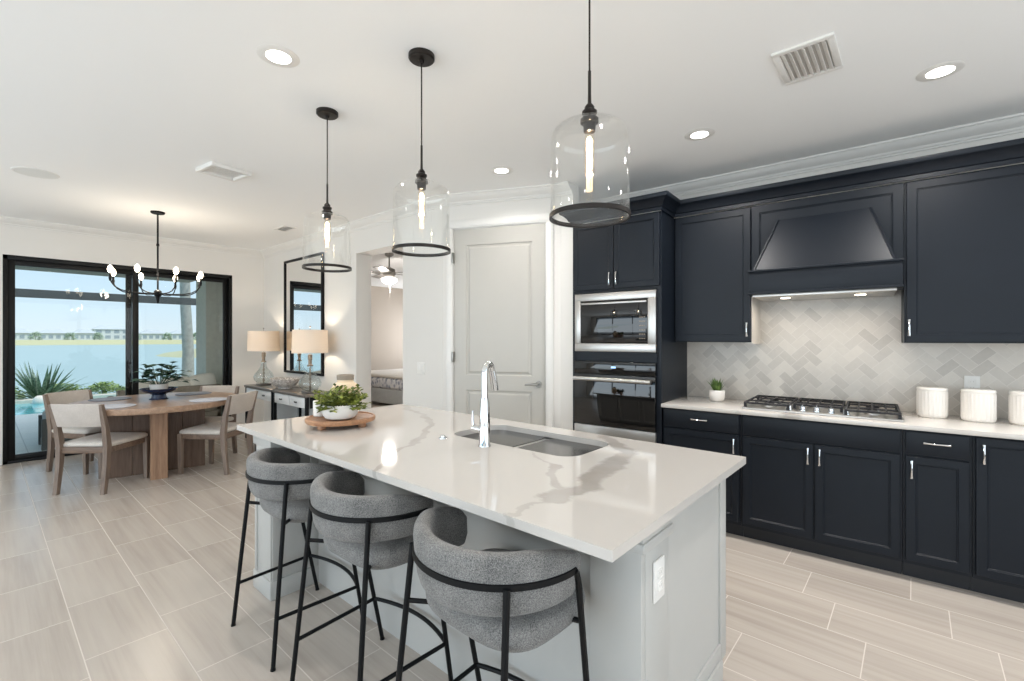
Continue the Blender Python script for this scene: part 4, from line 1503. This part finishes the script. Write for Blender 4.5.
def make_chair(label, loc, rz, group):
    """front is +y"""
    r = thing('dining_chair', label, 'chair', loc, rz, group)
    for s_ in (-1, 1):
        # rear leg runs on up as the back post
        g = G()
        pts = [(s_ * 0.208, -0.262, 0.0), (s_ * 0.208, -0.232, 0.25), (s_ * 0.208, -0.222, 0.43), (s_ * 0.212, -0.245, 0.60), (s_ * 0.218, -0.300, 0.82)]
        wd = [0.017, 0.019, 0.021, 0.019, 0.014]
        dp = [0.018, 0.022, 0.026, 0.022, 0.016]
        g.rings([[Vector((p[0] + a * w_, p[1] + b * d_, p[2])) for a, b in ((-1, -1), (1, -1), (1, 1), (-1, 1))] for p, w_, d_ in zip(pts, wd, dp)])
        g.build('leg', 'oak', r, smooth=30)
        g = G()
        x, y = s_ * 0.222, 0.235
        g.hexa([(x - 0.016, y - 0.016, 0), (x + 0.016, y - 0.016, 0), (x + 0.016, y + 0.016, 0), (x - 0.016, y + 0.016, 0),
                (x - 0.022, y - 0.022, 0.42), (x + 0.022, y - 0.022, 0.42), (x + 0.022, y + 0.022, 0.42), (x - 0.022, y + 0.022, 0.42)])
        g.build('leg', 'oak', r, smooth=0)
    g = G()
    g.box(-0.205, 0.205, 0.225, 0.247, 0.365, 0.42, 0.003).box(-0.195, 0.195, -0.234, -0.212, 0.365, 0.42, 0.003)
    for s_ in (-1, 1):
        g.box(s_ * 0.213 - 0.011, s_ * 0.213 + 0.011, -0.22, 0.225, 0.365, 0.42, 0.003)
    g.build('seat_rail', 'oak_x', r)
    # crowned seat pad
    g = G()
    rs = []
    for ins, z in ((0.006, 0.42), (0.0, 0.428), (0.0, 0.445), (0.010, 0.458), (0.05, 0.470), (0.12, 0.476)):
        rs.append([Vector((x, y, z)) for x, y in rrect(-0.238 + ins, 0.238 - ins, -0.215 + ins, 0.262 - ins, 0.045, 5)])
    g.rings(rs)
    g.build('seat', 'seat_fabric', r, smooth=50)
    # curved upholstered back panel
    g = G()
    rs = []
    k = 12
    for i in range(k + 1):
        t_ = -1 + 2 * i / k
        x = 0.214 * t_
        bow = -0.03 * (1 - t_ * t_)
        ring = []
        for dy, z, ly in ((-0.013, 0.615, 0), (-0.016, 0.63, 0), (-0.016, 0.815, 1), (-0.008, 0.828, 1), (0.006, 0.828, 1), (0.013, 0.815, 1), (0.013, 0.63, 0), (0.008, 0.615, 0)):
            yy = -0.248 - 0.052 * (z - 0.615) / 0.21
            ring.append(Vector((x, yy + bow + dy, z)))
        rs.append(ring)
    g.rings(rs)
    g.build('backrest', 'back_fabric', r, smooth=40)
    return r


DG = 'dining chairs at the round table'


def chair_at(rear, facing):
    f = Vector((math.cos(facing), math.sin(facing)))
    return (rear[0] + f.x * 0.26, rear[1] + f.y * 0.26, 0), facing - PI / 2


l, a = chair_at((-5.71, 0.595), R(133))
ch = make_chair('dining chair with its back to the camera, on the near left of the round table', l, a, DG)
l, a = chair_at((-5.52, 1.85), R(217))
dup(ch, 'dining chair on the near right of the round table, beside the island', l, a, DG)
l, a = chair_at((-7.06, 0.66), R(31))
dup(ch, 'dining chair on the far left of the round table, against the glass door', l, a, DG)
l, a = chair_at((-6.50, 1.93), R(313))
dup(ch, 'dining chair on the far right of the round table, before the patio sofa', l, a, DG)


def placemat(x, y, mat, label):
    o = G().solid([(0.175, 0), (0.18, 0.002), (0.18, 0.006), (0.175, 0.008), (0.02, 0.008)], 48).build('placemat', mat, loc=(x, y, 0.7606))
    tag(o, label, 'placemat', 'round placemats on the dining table')


placemat(-5.79, 0.83, 'bluegrey_mat', 'pale blue round placemat before the chair with its back to the camera')
placemat(-5.66, 1.60, 'bluegrey_mat', 'pale blue round placemat before the chair beside the island')
placemat(-6.52, 0.92, 'slate_mat', 'slate blue round placemat before the far left chair by the glass door')
placemat(-6.44, 1.66, 'slate_mat', 'slate round placemat before the far right chair by the sofa')

bp = thing('bowl_planter', 'navy footed bowl holding a dark leafy plant on the dining table', 'plant', (-6.17, 1.27, 0.7606))
G().solid([(0.085, 0), (0.085, 0.006), (0.07, 0.012), (0.062, 0.05), (0.08, 0.062), (0.14, 0.085), (0.165, 0.112), (0.168, 0.118), (0.160, 0.116), (0.13, 0.09)], 40).build('bowl', 'navy_glaze', bp)
G().solid([(0.06, 0.085), (0.075, 0.09), (0.085, 0.16), (0.08, 0.165), (0.075, 0.158)], 28).build('inner_pot', 'matte_white', bp, 'white inner pot')
g = G()
gs = G()
for k in range(46):
    a = rng.uniform(0, 2 * PI)
    el = rng.uniform(0.25, 1.35)
    ln = rng.uniform(0.12, 0.25)
    d = Vector((math.cos(a) * math.cos(el), math.sin(a) * math.cos(el), math.sin(el)))
    b = Vector((math.cos(a) * 0.03, math.sin(a) * 0.03, 0.15))
    tip = b + d * ln
    gs.tube([b, tip], 0.002, 4)
    for q in range(2):
        aa = rng.uniform(0, 2 * PI)
        g.leaf(b.lerp(tip, 0.7 + 0.3 * q), d * 0.5 + Vector((math.cos(aa), math.sin(aa), 0.1)), rng.uniform(0.075, 0.11), rng.uniform(0.07, 0.095), 0.25, 0.12)
for a, ln in ((R(40), 0.24), (R(55), 0.3)):
    d = Vector((math.cos(a), math.sin(a), 0.12))
    b = Vector((0, 0, 0.16))
    gs.tube([b, b + d * ln * 0.6 + Vector((0, 0, 0.03)), b + d * ln], 0.002, 4)
    g.leaf(b + d * ln, d, 0.09, 0.08, 0.3, 0.1)
g.build('foliage', 'leaf_dark', bp)
gs.build('stems', 'leaf_dark', bp)

# chandelier
cd = thing('chandelier', 'black eight-arm candle chandelier over the round table', 'chandelier', (-6.12, 1.25, CEIL))
G().solid([(0.064, 0), (0.064, -0.012), (0.055, -0.02), (0.014, -0.022), (0.012, -0.03)], 32).build('canopy', 'black', cd)
g = G().cyl((0, 0, -0.02), (0, 0, -0.95), 0.0085, n=12)
g.solid([(0.014, -0.34), (0.014, -0.365)], 12)
g.build('rod', 'black', cd)
G().solid([(0.018, -0.835), (0.034, -0.85), (0.034, -0.895), (0.018, -0.907), (0.01, -0.965), (0.004, -0.98)], 24).build('hub', 'black', cd)
for k in range(8):
    a = R(41 + 14 + 45 * k)
    ca, sa = math.cos(a), math.sin(a)
    rr = 0.405
    pts = [(0.03, -0.873), (0.14, -0.880), (0.25, -0.876), (0.32, -0.86), (0.37, -0.83), (0.397, -0.79), (rr, -0.752)]
    arm = G().tube([(p * ca, p * sa, z) for p, z in pts], 0.0055, 8).solid([(0.009, -0.78), (0.013, -0.752), (0.013, -0.742), (0.010, -0.74), (0.010, -0.704), (0.008, -0.70)], 14, rr * ca, rr * sa).build('arm', 'black', cd)
    G().solid([(0.008, -0.701), (0.018, -0.686), (0.024, -0.665), (0.020, -0.642), (0.009, -0.625), (0.002, -0.621)], 16, rr * ca, rr * sa).build('bulb', 'bulb', arm, smooth=60)
lamp('chandelier_lamp', 'POINT', (-6.12, 1.25, 2.08), (0, 0, 0), 15, (1.0, 0.86, 0.68), shadow_soft_size=0.05)

# ------------------------------------------------------------------ console, lamps, mirror


def make_console(label, x, group):
    r = thing('console_chest', label, 'console', (x, 2.68, 0), 0, group)
    w, d, h = 0.93, 0.40, 0.755
    G().box(-w / 2 - 0.006, w / 2 + 0.006, -d / 2 - 0.01, d / 2, h - 0.03, h, 0.004).build('top', 'dark_top', r)
    G().box(-w / 2 + 0.03, w / 2 - 0.03, -d / 2 + 0.022, d / 2 - 0.02, h - 0.165, h - 0.03).build('case', 'console_paint', r, smooth=0)
    G().box(-w / 2 + 0.05, w / 2 - 0.05, d / 2 - 0.05, d / 2 - 0.035, 0.12, h - 0.165).build('back_panel', 'console_paint', r, smooth=0)
    for s_ in (-1, 1):
        G().box(s_ * (w / 2 - 0.004) - 0.004, s_ * (w / 2 - 0.004) + 0.004, -d / 2 + 0.05, d / 2 - 0.05, h - 0.16, h - 0.03).build('end_panel', 'black', r, smooth=0)
        for t_ in (-1, 1):
            G().box(s_ * (w / 2 - 0.02) - 0.018, s_ * (w / 2 - 0.02) + 0.018, t_ * (d / 2 - 0.02) - 0.018, t_ * (d / 2 - 0.02) + 0.018, 0, h - 0.03, 0.003).build('leg', 'black', r)
        dw = G().box(min(s_ * 0.008, s_ * (w / 2 - 0.045)), max(s_ * 0.008, s_ * (w / 2 - 0.045)), -d / 2 + 0.004, -d / 2 + 0.022, h - 0.158, h - 0.038, 0.003).build('drawer', 'console_paint', r)
        kx = s_ * w * 0.225
        G().tube([(kx - 0.03, -d / 2 - 0.008, h - 0.098), (kx, -d / 2 - 0.014, h - 0.101), (kx + 0.03, -d / 2 - 0.008, h - 0.098)], 0.007, 8).cyl((kx, -d / 2 + 0.004, h - 0.1), (kx, -d / 2 - 0.012, h - 0.1), 0.006, n=8).build('knob', 'black', dw, 'dark cup pull')
    G().box(-w / 2 + 0.03, w / 2 - 0.03, -d / 2 + 0.02, d / 2 - 0.03, 0.10, 0.125, 0.003).build('lower_shelf', 'dark_top', r)
    return r


con = make_console('pale grey console chest at the far end under the mirror, by the corner', -6.745, 'console chests under the mirror')
dup(con, 'pale grey console chest nearer the bedroom opening, carrying the right lamp', (-5.79, 2.68, 0), 0, 'console chests under the mirror')


def make_table_lamp(label, loc, group):
    r = thing('table_lamp', label, 'table lamp', loc, 0, group)
    G().box(-0.075, 0.075, -0.075, 0.075, 0, 0.025, 0.004).build('base', 'dark_top', r)
    prof = [(0.035, 0.026), (0.09, 0.04), (0.125, 0.08), (0.132, 0.12), (0.112, 0.17), (0.07, 0.22), (0.042, 0.265), (0.032, 0.31), (0.032, 0.325)]
    G().lathe(prof + [(p - 0.003, z) for p, z in prof[::-1]] + [prof[0]], 36).build('glass_body', 'lamp_glass', r, smooth=60)
    g = G().cyl((0, 0, 0.025), (0, 0, 0.40), 0.009, n=12)
    for k in range(4):
        g.ball((0, 0, 0.07 + k * 0.05), 0.016, seg=12, ring=8)
    g.solid([(0.034, 0.322), (0.034, 0.338), (0.02, 0.345), (0.02, 0.40), (0.026, 0.405), (0.026, 0.46), (0.018, 0.468)], 20)
    g.build('stem', 'taupe_clay', r)
    prof = [(0.205, 0.485), (0.205, 0.775)]
    G().lathe([(0.207, 0.485), (0.198, 0.765), (0.196, 0.765), (0.205, 0.485), (0.207, 0.485)], 48).build('shade', 'shade', r, 'lit off-white drum shade')
    G().ball((0, 0, 0.55), 0.03, 1, 1, 1.3).build('bulb', 'bulb', r)
    g = G().cyl((0, 0, 0.46), (0, 0, 0.80), 0.003, n=8).ball((0, 0, 0.805), 0.010)
    for k in range(3):
        a = 2 * PI * k / 3
        g.cyl((0, 0, 0.752), (0.196 * math.cos(a), 0.196 * math.sin(a), 0.752), 0.002, n=6)
    g.build('harp', 'nickel', r)
    return r


LG = 'lamps on the console'
tl = make_table_lamp('lit glass lamp at the far corner end of the console, left of the mirror', (-6.98, 2.645, 0.755), LG)
dup(tl, 'lit glass lamp at the near end of the console, overlapping the mirror edge', (-5.56, 2.64, 0.755), 0, LG)
for x in (-6.98, -5.56):
    lamp('lamp_light', 'POINT', (x, 2.645, 0.755 + 0.60), (0, 0, 0), 8.0, (1.0, 0.84, 0.66), shadow_soft_size=0.04)

mr = thing('wall_mirror', 'tall black framed mirror on the wall above the console', 'mirror', (-6.32, 2.918, 1.73))
w, h = 1.14, 1.60
g = G()
g.box(-w / 2, w / 2, -0.035, 0, h / 2 - 0.03, h / 2, 0.003).box(-w / 2, w / 2, -0.035, 0, -h / 2, -h / 2 + 0.03, 0.003)
g.box(-w / 2, -w / 2 + 0.03, -0.035, 0, -h / 2 + 0.03, h / 2 - 0.03, 0.003).box(w / 2 - 0.03, w / 2, -0.035, 0, -h / 2 + 0.03, h / 2 - 0.03, 0.003)
g.build('frame', 'black', mr)
G().box(-w / 2 + 0.028, w / 2 - 0.028, -0.02, -0.002, -h / 2 + 0.028, h / 2 - 0.028).build('glass', 'mirror', mr, smooth=0)
bw = G().solid([(0.09, 0), (0.10, 0.006), (0.10, 0.02), (0.16, 0.05), (0.195, 0.10), (0.21, 0.135), (0.203, 0.138), (0.185, 0.10), (0.12, 0.05)], 48, sx=1.15, sy=0.8).build('decorative_bowl', 'bowl_print', loc=(-6.27, 2.64, 0.755))
tag(bw, 'speckled taupe footed bowl between the two lamps on the console', 'bowl')

# ------------------------------------------------------------------ bedroom seen through the opening
bd = thing('bed', 'bed with a blue leaf-print cover seen through the bedroom opening', 'bed', (-8.5, 6.45, 0))
G().box(-1.15, 1.15, -0.93, 0.95, 0.07, 0.38, 0.03).build('base', 'outdoor_grey', bd)
G().box(-1.12, 1.14, -0.95, 0.95, 0.38, 0.61, 0.05, 3).build('mattress_cover', 'duvet', bd, 'blue and white leaf print cover')
G().box(-1.14, 1.155, -0.965, 0.96, 0.605, 0.675, 0.03, 3).build('duvet', 'matte_white', bd, 'folded white duvet')
for x in (-1.05, 1.05):
    for y in (-0.85, 0.85):
        G().box(x - 0.04, x + 0.04, y - 0.04, y + 0.04, 0, 0.08).build('foot', 'black', bd)
fn = thing('ceiling_fan', 'grey ceiling fan with a lit globe in the bedroom', 'ceiling fan', (-6.32, 4.28, CEIL))
G().solid([(0.07, 0), (0.07, -0.03), (0.02, -0.06)], 24).build('canopy', 'grey_metal', fn)
G().cyl((0, 0, -0.04), (0, 0, -0.24), 0.012, n=12).build('rod', 'grey_metal', fn)
G().solid([(0.03, -0.22), (0.09, -0.25), (0.10, -0.33), (0.08, -0.37), (0.07, -0.38)], 32).build('motor', 'grey_metal', fn)
for k in range(5):
    m = Matrix.Rotation(2 * PI * k / 5 + 0.4, 4, 'Z') @ Matrix.Translation((0, 0, -0.31)) @ Matrix.Rotation(R(9), 4, 'X')
    G().box(0.09, 0.66, -0.065, 0.065, -0.005, 0.005, 0.004, mat=m).build('blade', 'grey_metal', fn)
G().solid([(0.07, -0.38), (0.125, -0.40), (0.12, -0.44), (0.07, -0.475), (0.01, -0.485)], 32).build('globe', 'fan_light', fn, smooth=60)
G().cyl((0.02, 0, -0.47), (0.02, 0, -0.70), 0.002, n=6).build('pull_chain', 'white_plastic', fn)
lamp('fan_lamp', 'POINT', (-6.32, 4.28, CEIL - 0.50), (0, 0, 0), 75, (1.0, 0.95, 0.9), shadow_soft_size=0.09)
lamp('bedroom_fill', 'AREA', (-9.3, 7.9, 1.5), (R(-90), 0, 0), 45, (0.92, 0.96, 1.0), shape='RECTANGLE', size=2.0, size_y=1.6)  # added fill to brighten the bedroom, no window in this wall

# ------------------------------------------------------------------ outside
struct(G().box(-12.8, -7.9, -12, 12, -0.16, -0.03).build('patio_floor', 'paver', smooth=0))
struct(G().box(-15.8, -12.8, -7, 2.6, -0.6, -0.11).build('pool_water', 'pool', smooth=0))
struct(G().box(-16.2, -15.8, -8, 12, -0.7, -0.04).box(-15.8, -12.8, 2.6, 12, -0.7, -0.03).build('pool_coping', 'stucco', smooth=0))
struct(G().hexa([(-24, -40, -1.6), (-16.2, -40, -1.6), (-16.2, 40, -1.6), (-24, 40, -1.6), (-24, -40, -0.9), (-16.2, -40, -0.08), (-16.2, 40, -0.08), (-24, 40, -0.9)]).build('lawn', 'grass', smooth=0))
struct(G().box(-260, -22, -260, 320, -1.6, -0.75).build('lake', 'lake', smooth=0))
struct(G().hexa([(-420, -300, -2), (-225, -300, -2), (-225, 380, -2), (-420, 380, -2), (-420, -300, 1.2), (-235, -300, 1.0), (-235, 380, 1.0), (-420, 380, 1.2)]).build('far_shore', 'shore', smooth=0))
g = G()
g.solid([(26, -1.4), (22, -0.4), (14, 0.5), (6, 0.9)], 24, -70, 32, 0.8, 0.75)
struct(g.build('shore_point', 'shore'))
struct(G().box(-11.6, -7.9, -6, 2.9, 2.60, 2.80).build('patio_ceiling', 'soffit', smooth=0))
struct(G().box(-9.75, -9.2, 2.55, 3.3, -0.03, 2.60).build('patio_column', 'stucco'))
struct(G().box(-13.1, -12.98, -12, 12, 2.22, 2.38).build('trim_4', 'beam', smooth=0))
for y in (0.62, 0.80):
    o = G().solid([(0.06, 0), (0.055, -0.01)], 20).build('patio_downlight', 'can_lens', loc=(-10.6, y - 0.1 if y < 0.7 else y, 2.60))
    tag(o, 'small round patio soffit light seen through the glass' if y < 0.7 else 'second small round patio soffit light, right of the first', 'downlight', 'patio soffit lights')


def spiky(label, loc, n, ln, wd, spread, name='agave_plant', mat='agave', group=None, lo=0.35):
    r = thing(name, label, 'plant', loc, 0, group)
    g = G()
    for k in range(n):
        a = rng.uniform(0, 2 * PI)
        el = rng.uniform(lo, 1.4)
        d = Vector((math.cos(a) * math.cos(el), math.sin(a) * math.cos(el), math.sin(el)))
        l_ = ln * rng.uniform(0.7, 1.1)
        b = Vector((math.cos(a) * spread * 0.3, math.sin(a) * spread * 0.3, 0))
        # long curved blade
        side = d.cross(Vector((0, 0, 1))).normalized()
        prev = None
        vs = []
        for q in range(5):
            t_ = q / 4
            c = b + d * l_ * t_ - Vector((0, 0, 1)) * l_ * 0.22 * t_ ** 2 * math.cos(el)
            w_ = wd * (0.6 + 1.2 * t_ - 1.75 * t_ ** 2)
            vs.append((g.bm.verts.new(c + side * w_), g.bm.verts.new(c - Vector((0, 0, 0.3 * w_))), g.bm.verts.new(c - side * w_)))
        for p_, q_ in zip(vs, vs[1:]):
            g.bm.faces.new((p_[0], p_[1], q_[1], q_[0]))
            g.bm.faces.new((p_[1], p_[2], q_[2], q_[1]))
    g.build('leaves', mat, r)
    g = G().solid([(0.10 * spread / 0.3, -0.12), (0.12 * spread / 0.3, 0.04), (0.05, 0.10)], 12)
    g.build('stem', 'shrub', r)
    return r


spiky('large spiky agave beyond the pool, seen through the left glass', (-16.75, 1.02, -0.16), 60, 1.1, 0.05, 0.3)


def bush(label, loc, rx, ry, rz_, nl, size, group, mat='shrub', name='shrub'):
    r = thing(name, label, 'shrub', loc, 0, group)
    g = G()
    for k in range(nl):
        a = rng.uniform(0, 2 * PI)
        el = rng.uniform(0.0, 1.5)
        q = rng.uniform(0.6, 1.0)
        p_ = Vector((rx * math.cos(a) * math.cos(el) * q, ry * math.sin(a) * math.cos(el) * q, rz_ * math.sin(el) * q))
        aa = rng.uniform(0, 2 * PI)
        g.leaf(p_, Vector((math.cos(aa), math.sin(aa), rng.uniform(-0.1, 0.9))), size * rng.uniform(0.7, 1.3), size * 0.5, 0.15)
    g.build('foliage', mat, r)
    G().solid([(0.05, -0.15), (0.05, rz_ * 0.3), (0.03, rz_ * 0.6)], 8).build('stem', 'trunk', r)
    return r


HG = 'low hedge shrubs along the pool'
for i, (y, hgt, lb) in enumerate(((-0.6, 0.55, 'low green shrub behind the agave at the left edge of the glass'),
                                  (0.35, 0.5, 'low green shrub under the agave leaves'),
                                  (1.45, 0.5, 'low green shrub just right of the agave'),
                                  (2.35, 0.42, 'low green shrub above the far left dining chair'),
                                  (3.2, 0.42, 'low green shrub beside the black mullion'),
                                  (4.3, 0.42, 'low green shrub behind the table plant'))):
    bush(lb, (-17.4 - 0.3 * (i % 2), y, -0.16), 0.7, 0.50, hgt * 0.7, 560, 0.13, HG)
jt = G().ball((0, 0, 0.05), 0.12, 1, 1, 1.1, 14, 10).ball((0.03, 0.07, 0), 0.06).ball((-0.02, -0.08, 0), 0.055).build('fountain_bubbler', 'matte_white', loc=(-15.55, 0.92, -0.10))
tag(jt, 'small white bubbler of water at the far pool edge', 'fountain')

# palm beyond the column
pm = thing('palm_tree', 'slim grey palm trunk rising beyond the patio column', 'palm', (-15.2, 3.78, -0.12))
G().tube([(0, 0, 0), (-0.05, 0.02, 1.2), (-0.12, -0.03, 2.6), (-0.16, -0.05, 4.5), (-0.15, 0.0, 6.2)], [0.16, 0.135, 0.125, 0.115, 0.10], 14).build('trunk', 'trunk', pm)
g = G()
for k in range(18):
    a = 2 * PI * k / 18
    for q in range(22):
        t_ = q / 21
        c = Vector((-0.15 + math.cos(a) * 1.9 * t_, math.sin(a) * 1.9 * t_, 6.2 + 0.8 * t_ - 1.7 * t_ * t_))
        for s_ in (-1, 1):
            g.leaf(c, Vector((math.cos(a) * 0.6 - s_ * math.sin(a), math.sin(a) * 0.6 + s_ * math.cos(a), -0.3)), 0.45 * (1 - 0.5 * t_), 0.05, 0.2)
g.build('fronds', 'shrub', pm)

# patio furniture
sf = thing('outdoor_sofa', 'cream cushioned patio sofa beyond the glass, near the column', 'sofa', (-8.75, 2.05, -0.03))
g = G()
g.box(-0.42, 0.40, -0.80, 0.48, 0.10, 0.30, 0.02)
for y in (-0.80, 0.40):
    g.box(-0.42, 0.40, y, y + 0.08, 0.0, 0.58, 0.02)
g.box(0.30, 0.40, -0.80, 0.48, 0.30, 0.72, 0.02)
g.build('frame', 'taupe_clay', sf)
for y in (-0.71, -0.155):
    G().box(-0.41, 0.28, y, y + 0.545, 0.30, 0.46, 0.05, 3).build('seat_cushion', 'outdoor_fabric', sf)
for k, y in enumerate((-0.66, -0.26, 0.10)):
    m = Matrix.Translation((0.2, y, 0.62)) @ Matrix.Rotation(R(-14), 4, 'Y') @ Matrix.Rotation(R(8 * (k - 1)), 4, 'X')
    G().box(-0.09, 0.09, 0.0, 0.38, -0.2, 0.24, 0.07, 3, mat=m).build('back_cushion', 'outdoor_fabric', sf)
ott = thing('outdoor_ottoman', 'grey box-shaped patio ottoman on the pavers beyond the glass', 'ottoman', (-8.75, 0.80, -0.03))
g = G()
for x in (-0.25, 0.25):
    for y in (-0.25, 0.25):
        g.box(x - 0.03, x + 0.03, y - 0.03, y + 0.03, 0, 0.40, 0.005)
g.box(-0.26, 0.26, -0.26, 0.26, 0.05, 0.10, 0.005)
g.build('frame', 'beam', ott)
G().box(-0.245, 0.245, -0.245, 0.245, 0.10, 0.46, 0.03, 3).build('cushion', 'outdoor_grey', ott)


# houses and trees across the lake
def make_house(label, loc, w, h, storeys, rz, group):
    r = thing('house', label, 'house', loc, rz, group)
    d = 7
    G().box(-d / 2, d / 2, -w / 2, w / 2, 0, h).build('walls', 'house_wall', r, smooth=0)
    o = 0.6
    G().hexa([(-d / 2 - o, -w / 2 - o, h), (d / 2 + o, -w / 2 - o, h), (d / 2 + o, w / 2 + o, h), (-d / 2 - o, w / 2 + o, h),
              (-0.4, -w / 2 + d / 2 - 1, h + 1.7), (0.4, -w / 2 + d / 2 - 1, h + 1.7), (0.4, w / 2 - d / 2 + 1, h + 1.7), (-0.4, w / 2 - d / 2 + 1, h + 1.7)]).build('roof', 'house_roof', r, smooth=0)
    for s_ in range(storeys):
        for k in range(4):
            y = -w / 2 + w * (k + 0.5) / 4
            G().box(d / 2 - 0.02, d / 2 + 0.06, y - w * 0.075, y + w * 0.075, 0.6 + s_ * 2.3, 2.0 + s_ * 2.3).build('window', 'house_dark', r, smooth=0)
    return r


hs = [(-262, 9.5, 8.5, 2.7, 1, 'pale one-storey house across the lake, beside the left frame of the glass'),
      (-262, 19.5, 8.5, 2.7, 1, 'pale one-storey house across the lake, second from the left frame'),
      (-262, 28.5, 7, 2.8, 1, 'pale one-storey house across the lake, left of the two-storey house'),
      (-274, 38.8, 12, 4.7, 2, 'pale two-storey house across the lake, left of the black mullion'),
      (-262, 51.5, 9, 2.8, 1, 'pale house across the lake, just right of the black mullion'),
      (-262, 62.5, 9, 2.8, 1, 'pale house across the lake, left of the palm trunk'),
      (-262, 76, 11, 3.0, 1, 'pale house across the lake, right of the palm trunk')]
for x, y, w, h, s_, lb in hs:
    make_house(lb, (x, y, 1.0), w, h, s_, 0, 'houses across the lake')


tr_y = [(3.6, 2.6), (14.4, 3.0), (24.2, 2.8), (33.0, 3.0), (45.2, 3.2), (57, 3.2), (68.5, 3.4), (83, 3.6)]
base_tree = None
near = ['left of the first lakeside house', 'between the first and second lakeside houses', 'between the second and third lakeside houses', 'just left of the two-storey house',
        'just right of the two-storey house', 'between the two houses right of the mullion', 'beside the palm trunk on the far shore', 'right of the last lakeside house']
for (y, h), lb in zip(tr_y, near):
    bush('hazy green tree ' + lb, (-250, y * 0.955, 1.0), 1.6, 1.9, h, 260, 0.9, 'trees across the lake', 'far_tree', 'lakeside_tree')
